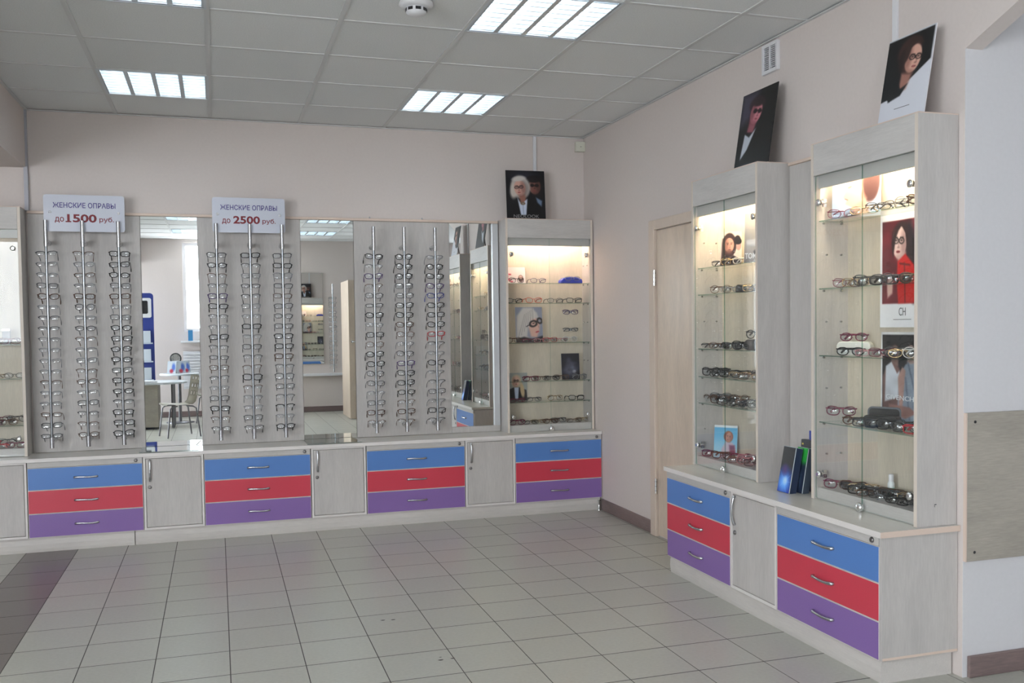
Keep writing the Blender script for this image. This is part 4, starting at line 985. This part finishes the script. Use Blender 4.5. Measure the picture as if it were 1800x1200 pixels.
prism(b, [(-.07, 0), (.07, 0), (.066, .018), (.03, .028), (-.045, .044), (-.066, .036)], -.03, .03); part('body', b, CASEB, t, bevel=.008)
pos, rz = inward(CORN, .540, .07, zc[0]); t = thing('display_stand', 'blue translucent glasses stand on the corner showcase top shelf', 'display stand', (pos.x, pos.y, pos.z+.0006), rz)
BLU = mat('blue_acrylic', (.05, .08, .55), .15)
b = bmesh.new(); prism(b, [(-.088, 0), (.092, 0), (.088, .030), (.04, .046), (0, .050), (-.06, .040), (-.085, .022)], -.035, .035); part('base', b, BLU, t, bevel=.008)
glasses('white-silver glasses perched on the blue stand, corner showcase', gC, 'oval', F, F, 'silver', (pos.x+.005, pos.y-.040, pos.z+.036), (0, 0, 0), True)
pos, rz = inward(BIG, .372, .120, .052); t = thing('spray_bottle', 'small white spray bottle on the large showcase floor', 'bottle', (pos.x, pos.y, pos.z+.0006), rz)
part('body', lathed([(.0125, 0), (.0145, .004), (.0145, .062), (.010, .072)], 18), mat('bottle_white', (.72, .76, .76), .3), t)
part('cap', lathed([(.0105, .072), (.0105, .098), (.008, .102), (.002, .103)], 18), WHITE, t)
part('label', lathed([(.0148, .015), (.0148, .045)], 18), mat('label_green', (.10, .36, .28), .5), t)
pos, rz = inward(LEFT, .575, .07, 1.32-Z0); 
t = thing('sales_tag', 'small grey box upright on the left showcase upper shelf', 'box', (pos.x, pos.y, pos.z+.0006), 0); part('box_body', box(-.022, .022, -.015, .015, 0, .085), mat('tag_grey', (.28, .28, .3), .5), t, bevel=.001); part('cap', box(-.0225, .0225, -.0155, .0155, .0855, .098), STEEL, t)

# ------------------------------------------------------------------ leaning boxes on the right worktop
def prodbox(name, label, cat, loc, rotz, W, D, Hh, lean, imf, side, topc):
    t = thing(name, label, cat, loc); t.rotation_euler = (-lean, 0, rotz)
    part('carton', box(-W/2, W/2, 0, D, 0, Hh), side, t, bevel=.0008)
    o = ob('print', print_mesh(imf, W-.002, Hh-.002), t, (0, -.0008, .001))
    part('pale_edge', box(W/2+.0002, W/2+.0012, -.0008, .003, .001, Hh-.001), mat('carton_white', (.6, .66, .68), .4), t)
    part('top_flap', box(-W/2+.001, W/2-.001, .001, D-.001, Hh+.0002, Hh+.0012), topc, t)
    return t
im = Img(48, 120, (8, 8, 12)); im.grad((10, 8, 14), (10, 40, 150), .35, 1); im.ell(.45, .76, .48, .22, (40, 110, 235), 0, .8); im.ell(.45, .78, .34, .15, (120, 190, 255), 0, .8); im.ell(.55, .74, .14, .07, (200, 230, 255), 0, .8)
for k in range(7): im.line(.5, .76, .5+.5*math.cos(k), .76+.25*math.sin(k*1.7), .012, (150, 200, 255), .5)
im.ell(.4, .5, .2, .1, (70, 40, 110), 0, .8)
DK = mat('carton_dark_blue', (.03, .045, .09), .35)
prodbox('product_box', 'tall dark box with glowing blue print leaning on the right worktop', 'box', (2.520, 3.893, .6008), math.radians(-88), .094, .040, .215, math.radians(11), im, DK, mat('carton_pale', (.5, .62, .66), .4))
im = Img(36, 110, (40, 54, 70)); im.grad((50, 170, 70), (40, 50, 72), .28, .40); im.ell(.3, .7, .3, .2, (90, 120, 150), 0, .8)
prodbox('product_box', 'box with green top band standing behind the blue printed box', 'box', (2.578, 3.868, .6008), math.radians(-90), .085, .038, .212, math.radians(10), im, mat('carton_slate', (.06, .08, .11), .4), mat('carton_mint', (.45, .66, .58), .4))
im = Img(36, 110, (26, 28, 40)); im.ell(.5, .9, .6, .1, (50, 60, 90), 0, .6); im.ell(.12, .08, .06, .02, (220, 200, 60))
prodbox('product_box', 'black-topped box standing at the panel between the right showcases', 'box', (2.645, 3.892, .6008), math.radians(-90), .120, .036, .238, math.radians(4), im, mat('carton_night', (.03, .03, .05), .4), BLACK)
im = Img(36, 60, (60, 80, 170)); im.poly([(.1, .2), (.9, .2), (.9, .26), (.1, .26)], (190, 200, 240)); im.poly([(.1, .4), (.8, .4), (.8, .46), (.1, .46)], (190, 200, 240)); im.poly([(.1, .6), (.8, .6), (.8, .66), (.1, .66)], (190, 200, 240))
poster('leaflet_card', 'small blue leaflet card rising behind the black-topped box', im, .12, .275, (2.714, 3.905, .6008), -PI/2, 0, cat='card', cardmat=mat('leaflet_blue', (.06, .09, .35), .4))

# ================================================================== THINGS BEHIND THE VIEWPOINT, SEEN IN THE MIRRORS
BIRCH = mat('birch_shell', (.60, .57, .50), .4); LEGM = mat('grey_leg', (.22, .22, .24), .35, .8)
def chair_meshes():
    prof = [(.21, .415), (.20, .432), (.15, .430), (.05, .418), (-.06, .414), (-.13, .425), (-.175, .46), (-.195, .52), (-.205, .58), (-.215, .64), (-.225, .70), (-.232, .76), (-.235, .80)]
    def shell(i0, i1, holes):
        P = prof[i0:i1+1]; b = bmesh.new(); nu = 13; sub = 3; pts = []
        for a, c in zip(P, P[1:]):
            for k in range(sub): pts.append((a[0]+(c[0]-a[0])*k/sub, a[1]+(c[1]-a[1])*k/sub))
        pts.append(P[-1]); rows = []; nr = len(pts)
        for j, (y, z) in enumerate(pts):
            row = []
            for i in range(nu):
                u = (i/(nu-1)-.5)*2; hw = .195
                if holes and j > nr*.75: hw -= .03*((j-nr*.75)/(nr*.25))**2
                row.append(b.verts.new((u*hw, y+(.020*u*u if holes else 0), z+(0 if holes else .010*u*u))))
            rows.append(row)
        for j in range(nr-1):
            for i in range(nu-1):
                if holes and i in (2, 5, 6, 9) and i != 6 and (j % 5) in (2, 3) and 4 < j < nr-2: continue
                b.faces.new((rows[j][i], rows[j][i+1], rows[j+1][i+1], rows[j+1][i])).smooth = True
        bmesh.ops.solidify(b, geom=b.faces[:], thickness=.009)
        return b
    seat = mesh(shell(0, 5, False), 'seat', BIRCH); back = mesh(shell(5, 12, True), 'backrest', BIRCH)
    def leg(sx, sy):
        b = bmesh.new(); tube(b, [(sx*.12, sy*.06, .405), (sx*.165, sy*.13, .400), (sx*.178, sy*.165, .375), (sx*.20, sy*.21, .0)], .010, 8); return mesh(b, 'leg', LEGM)
    return seat, back, [leg(sx, sy) for sx in (-1, 1) for sy in (-1, 1)]
SEAT, BACK, LEGS = chair_meshes()
for loc, rz, lab in (((-.49, .62, 0), math.radians(72), 'perforated pale shell chair reflected in the left mirror, nearest the mirror'), ((-.05, -1.0, 0), math.radians(70), 'second perforated shell chair reflected further back in the left mirror'), ((.25, -1.75, 0), math.radians(110), 'third shell chair by the radiator reflected in the left mirror')):
    t = thing('shell_chair', lab, 'chair', loc, rz, 'shell chairs at the desk')
    ob('seat', SEAT, t); ob('backrest', BACK, t)
    for l in LEGS: ob('leg', l, t)
t = thing('desk', 'grey-beige service desk with pale top reflected in the left mirror', 'desk', (-.98, -.55, 0))
part('pedestal', box(-.35, .17, -.55, .12, .03, .63), WOODD, t, bevel=.002)
b = bmesh.new(); pts = [(-.4, .2), (.25, .18), (.50, .05), (.56, -.15), (.45, -.6), (-.4, -.65)]
A = [b.verts.new((x, y, .632)) for x, y in pts]; B = [b.verts.new((x, y, .66)) for x, y in pts]; b.faces.new(A[::-1]); b.faces.new(B)
for i in range(6): b.faces.new((A[i], A[(i+1) % 6], B[(i+1) % 6], B[i]))
part('desk_top', b, mat('desk_white', (.66, .70, .74), .25), t, bevel=.002)
for x, y in ((.36, -.1), (.36, -.45)):
    b = bmesh.new(); tube(b, [(x, y, 0), (x, y, .631)], .022, 12); part('leg', b, LEGM, t)
t = thing('laptop', 'open white laptop on the service desk seen in the left mirror', 'laptop', (-1.0, -.62, .6605), math.radians(60))
part('base', box(-.16, .16, -.12, .12, 0, .018), WHITE, t, bevel=.003)
b = bmesh.new(); bx(b, -.16, .16, .12, .128, .01, .23, rot=Matrix.Rotation(math.radians(-15), 3, 'X'), piv=(0, .12, .01)); part('screen', b, WHITE, t)
t = thing('side_table', 'small round pale table on grey post beside the window, left mirror', 'table', (-.55, -1.35, 0))
part('table_top', lathed([(.28, .72), (.285, .73), (.285, .742), (.28, .745)], 32), mat('desk_white', (.66, .70, .74), .25), t); b = bmesh.new(); tube(b, [(0, 0, .02), (0, 0, .72)], .025, 12); part('post', b, LEGM, t); part('foot', lathed([(.2, 0), (.2, .012), (.03, .02)], 24), LEGM, t)
im = Img(40, 30, (190, 200, 210)); im.ell(.3, .5, .2, .3, (80, 110, 190), 0, .4); im.ell(.7, .4, .2, .3, (200, 206, 214), 0, .4); im.ell(.5, .8, .2, .15, (190, 60, 80), 0, .4)
for k, (x, y, a, l) in enumerate(((-.66, -1.28, .3, 'leftmost'), (-.52, -1.30, -.2, 'middle'), (-.44, -1.42, -.5, 'rightmost'))):
    poster('brochure', 'leaning brochure on the round table in the left mirror, %s one' % l, im, .13, .19, (x, y, .7462), PI+a, math.radians(15), cat='brochure', group='brochures on the round table')
t = thing('mirror_stand', 'black oval hand mirror on the round table, left mirror', 'mirror', (-.60, -1.45, .7456), PI)
part('foot', lathed([(.05, 0), (.05, .008), (.01, .012)], 20), BLACK, t); b = bmesh.new(); tube(b, [(0, 0, .01), (0, 0, .14)], .006, 8); lathe(b, [(.07, -.008), (.085, -.006), (.085, .006), (.07, .008)], 28, axis='Y', cz=.22); part('frame', b, BLACK, t)
b = lathed([(.068, -.009), (.068, -.0085)], 28, axis='Y', cz=.22); part('glass', b, MIRROR, t)
t = thing('radiator', 'white ribbed radiator under the window seen in the left mirror', 'radiator', (.18, YR+.06, .45))
part('body', box(-.70, .62, -.03, .03, 0, .60), WHITE, t)
for k in range(12): part('rib', box(-.69, .61, .031, .045, .03+k*.047, .055+k*.047), WHITE, t)
t = thing('brochure_stand', 'tall blue leaflet stand with black panel, left edge of left mirror', 'leaflet stand', (-1.12, -1.72, 0), PI)
DB_ = mat('stand_blue', (.03, .05, .25), .4)
b = bmesh.new(); prism(b, rrect(.42, 1.95, .05, 5, 0, .99), -.01, .01); part('panel', b, DB_, t); part('foot', box(-.2, .2, -.15, .15, 0, .012), DB_, t)
b = bmesh.new(); prism(b, rrect(.36, .30, .03, 5, 0, 1.74), -.014, -.0105); part('header', b, WHITE, t)
b = bmesh.new(); prism(b, rrect(.26, .20, .02, 5, 0, 1.75), -.0165, -.0145); part('black_panel', b, BLACK, t)
for k in range(4):
    pk = part('pocket', box(-.19, .19, -.05, -.0105, .35+k*.28, .37+k*.28), mat('pocket_clear', (.5, .55, .65), .2), t)
    for q, mcol in ((-.09, (.55, .6, .66)), (.09, (.1, .25, .5))): part('leaflet', box(q-.07, q+.07, -.035, -.03, .371+k*.28, .55+k*.28), mat('leaflet_%d' % int(mcol[0]*100), mcol, .5), pk)
t = thing('toner_box', 'small blue box on the window sill seen in the left mirror', 'box', (-.40, YR+.09, 1.2205)); part('carton', box(-.035, .035, -.03, .03, 0, .17), mat('box_blue', (.06, .25, .5), .4), t); part('lid', box(-.036, .036, -.031, .031, .1705, .178), mat('box_pale', (.5, .6, .7), .4), t)
# opposite wall mirror, ledge, rack, open door
t = thing('rear_mirror', 'mirror on the rear wall reflected in the middle mirror', 'mirror', (1.53, YR+.02, .80))
part('backing', box(-.18, .18, -.018, -.002, 0, 1.52), mat('mirror_edge', (.25, .3, .29), .4), t)
b = bmesh.new(); b.faces.new([b.verts.new(p) for p in ((-.179, .0, .001), (.179, .0, .001), (.179, .0, 1.519), (-.179, .0, 1.519))][::-1]); part('glass', b, MIRROR, t)
tag(part('wall_ledge', box(1.25, 2.5, YR+.001, YR+.10, .60, .64), WHITE, bevel=.003), 'white ledge along the rear wall reflected in the middle mirror', 'ledge')
t = thing('rear_display_rod', 'display rod of glasses on the rear wall reflected in the middle mirror', 'display rod', (1.86, YR+.12, .66), PI)
ob('pole', POLE, t); [ob('sleeve', q_, t) for q_ in SLEEVE]
for k in range(15):
    glasses('glasses on the rear wall rod, %s from top, seen in the middle mirror' % ordl[k+1], 'glasses on the rear rod', 'slim' if k % 3 else 'rect', F, F, ('gunmetal', 'black', 'silver')[k % 3], (1.86, YR+.107, 1.90-k*.08), (math.radians(-24), 0, PI))
t = thing('open_door', 'open beech door with pale edge strip reflected in the middle mirror', 'door', (2.03, -.75, .005))
part('leaf', box(-.11, .0, -.9, .0, 0, 2.12), DOORW, t); part('edge_strip', box(.001, .045, -.9, .0, 0, 2.12), mat('pale_strip', (.62, .70, .66), .4), t); part('leaf', box(.046, .22, -.9, .0, 0, 2.08), DOORW, t)
b = bmesh.new(); tube(b, [(-.06, .001, 1.18), (-.06, .05, 1.18), (.03, .05, 1.18)], .009, 8); lathe(b, [(.022, 0), (.022, .008)], 16, axis='Y', cx=-.06, cz=1.18); part('handle', b, CHROME, t)
im = Img(30, 60, (60, 140, 60)); im.grad((60, 110, 200), (90, 160, 50), .1, .5); im.ell(.5, .75, .3, .1, (160, 90, 60), 0, .5); im.ell(.5, .9, .3, .08, (60, 60, 110), 0, .5)
poster('door_poster', 'small colourful poster on the open door reflected in the middle mirror', im, .12, .55, (2.17, -.7485, 1.40), PI, 0)
print('objects', len(bpy.data.objects))
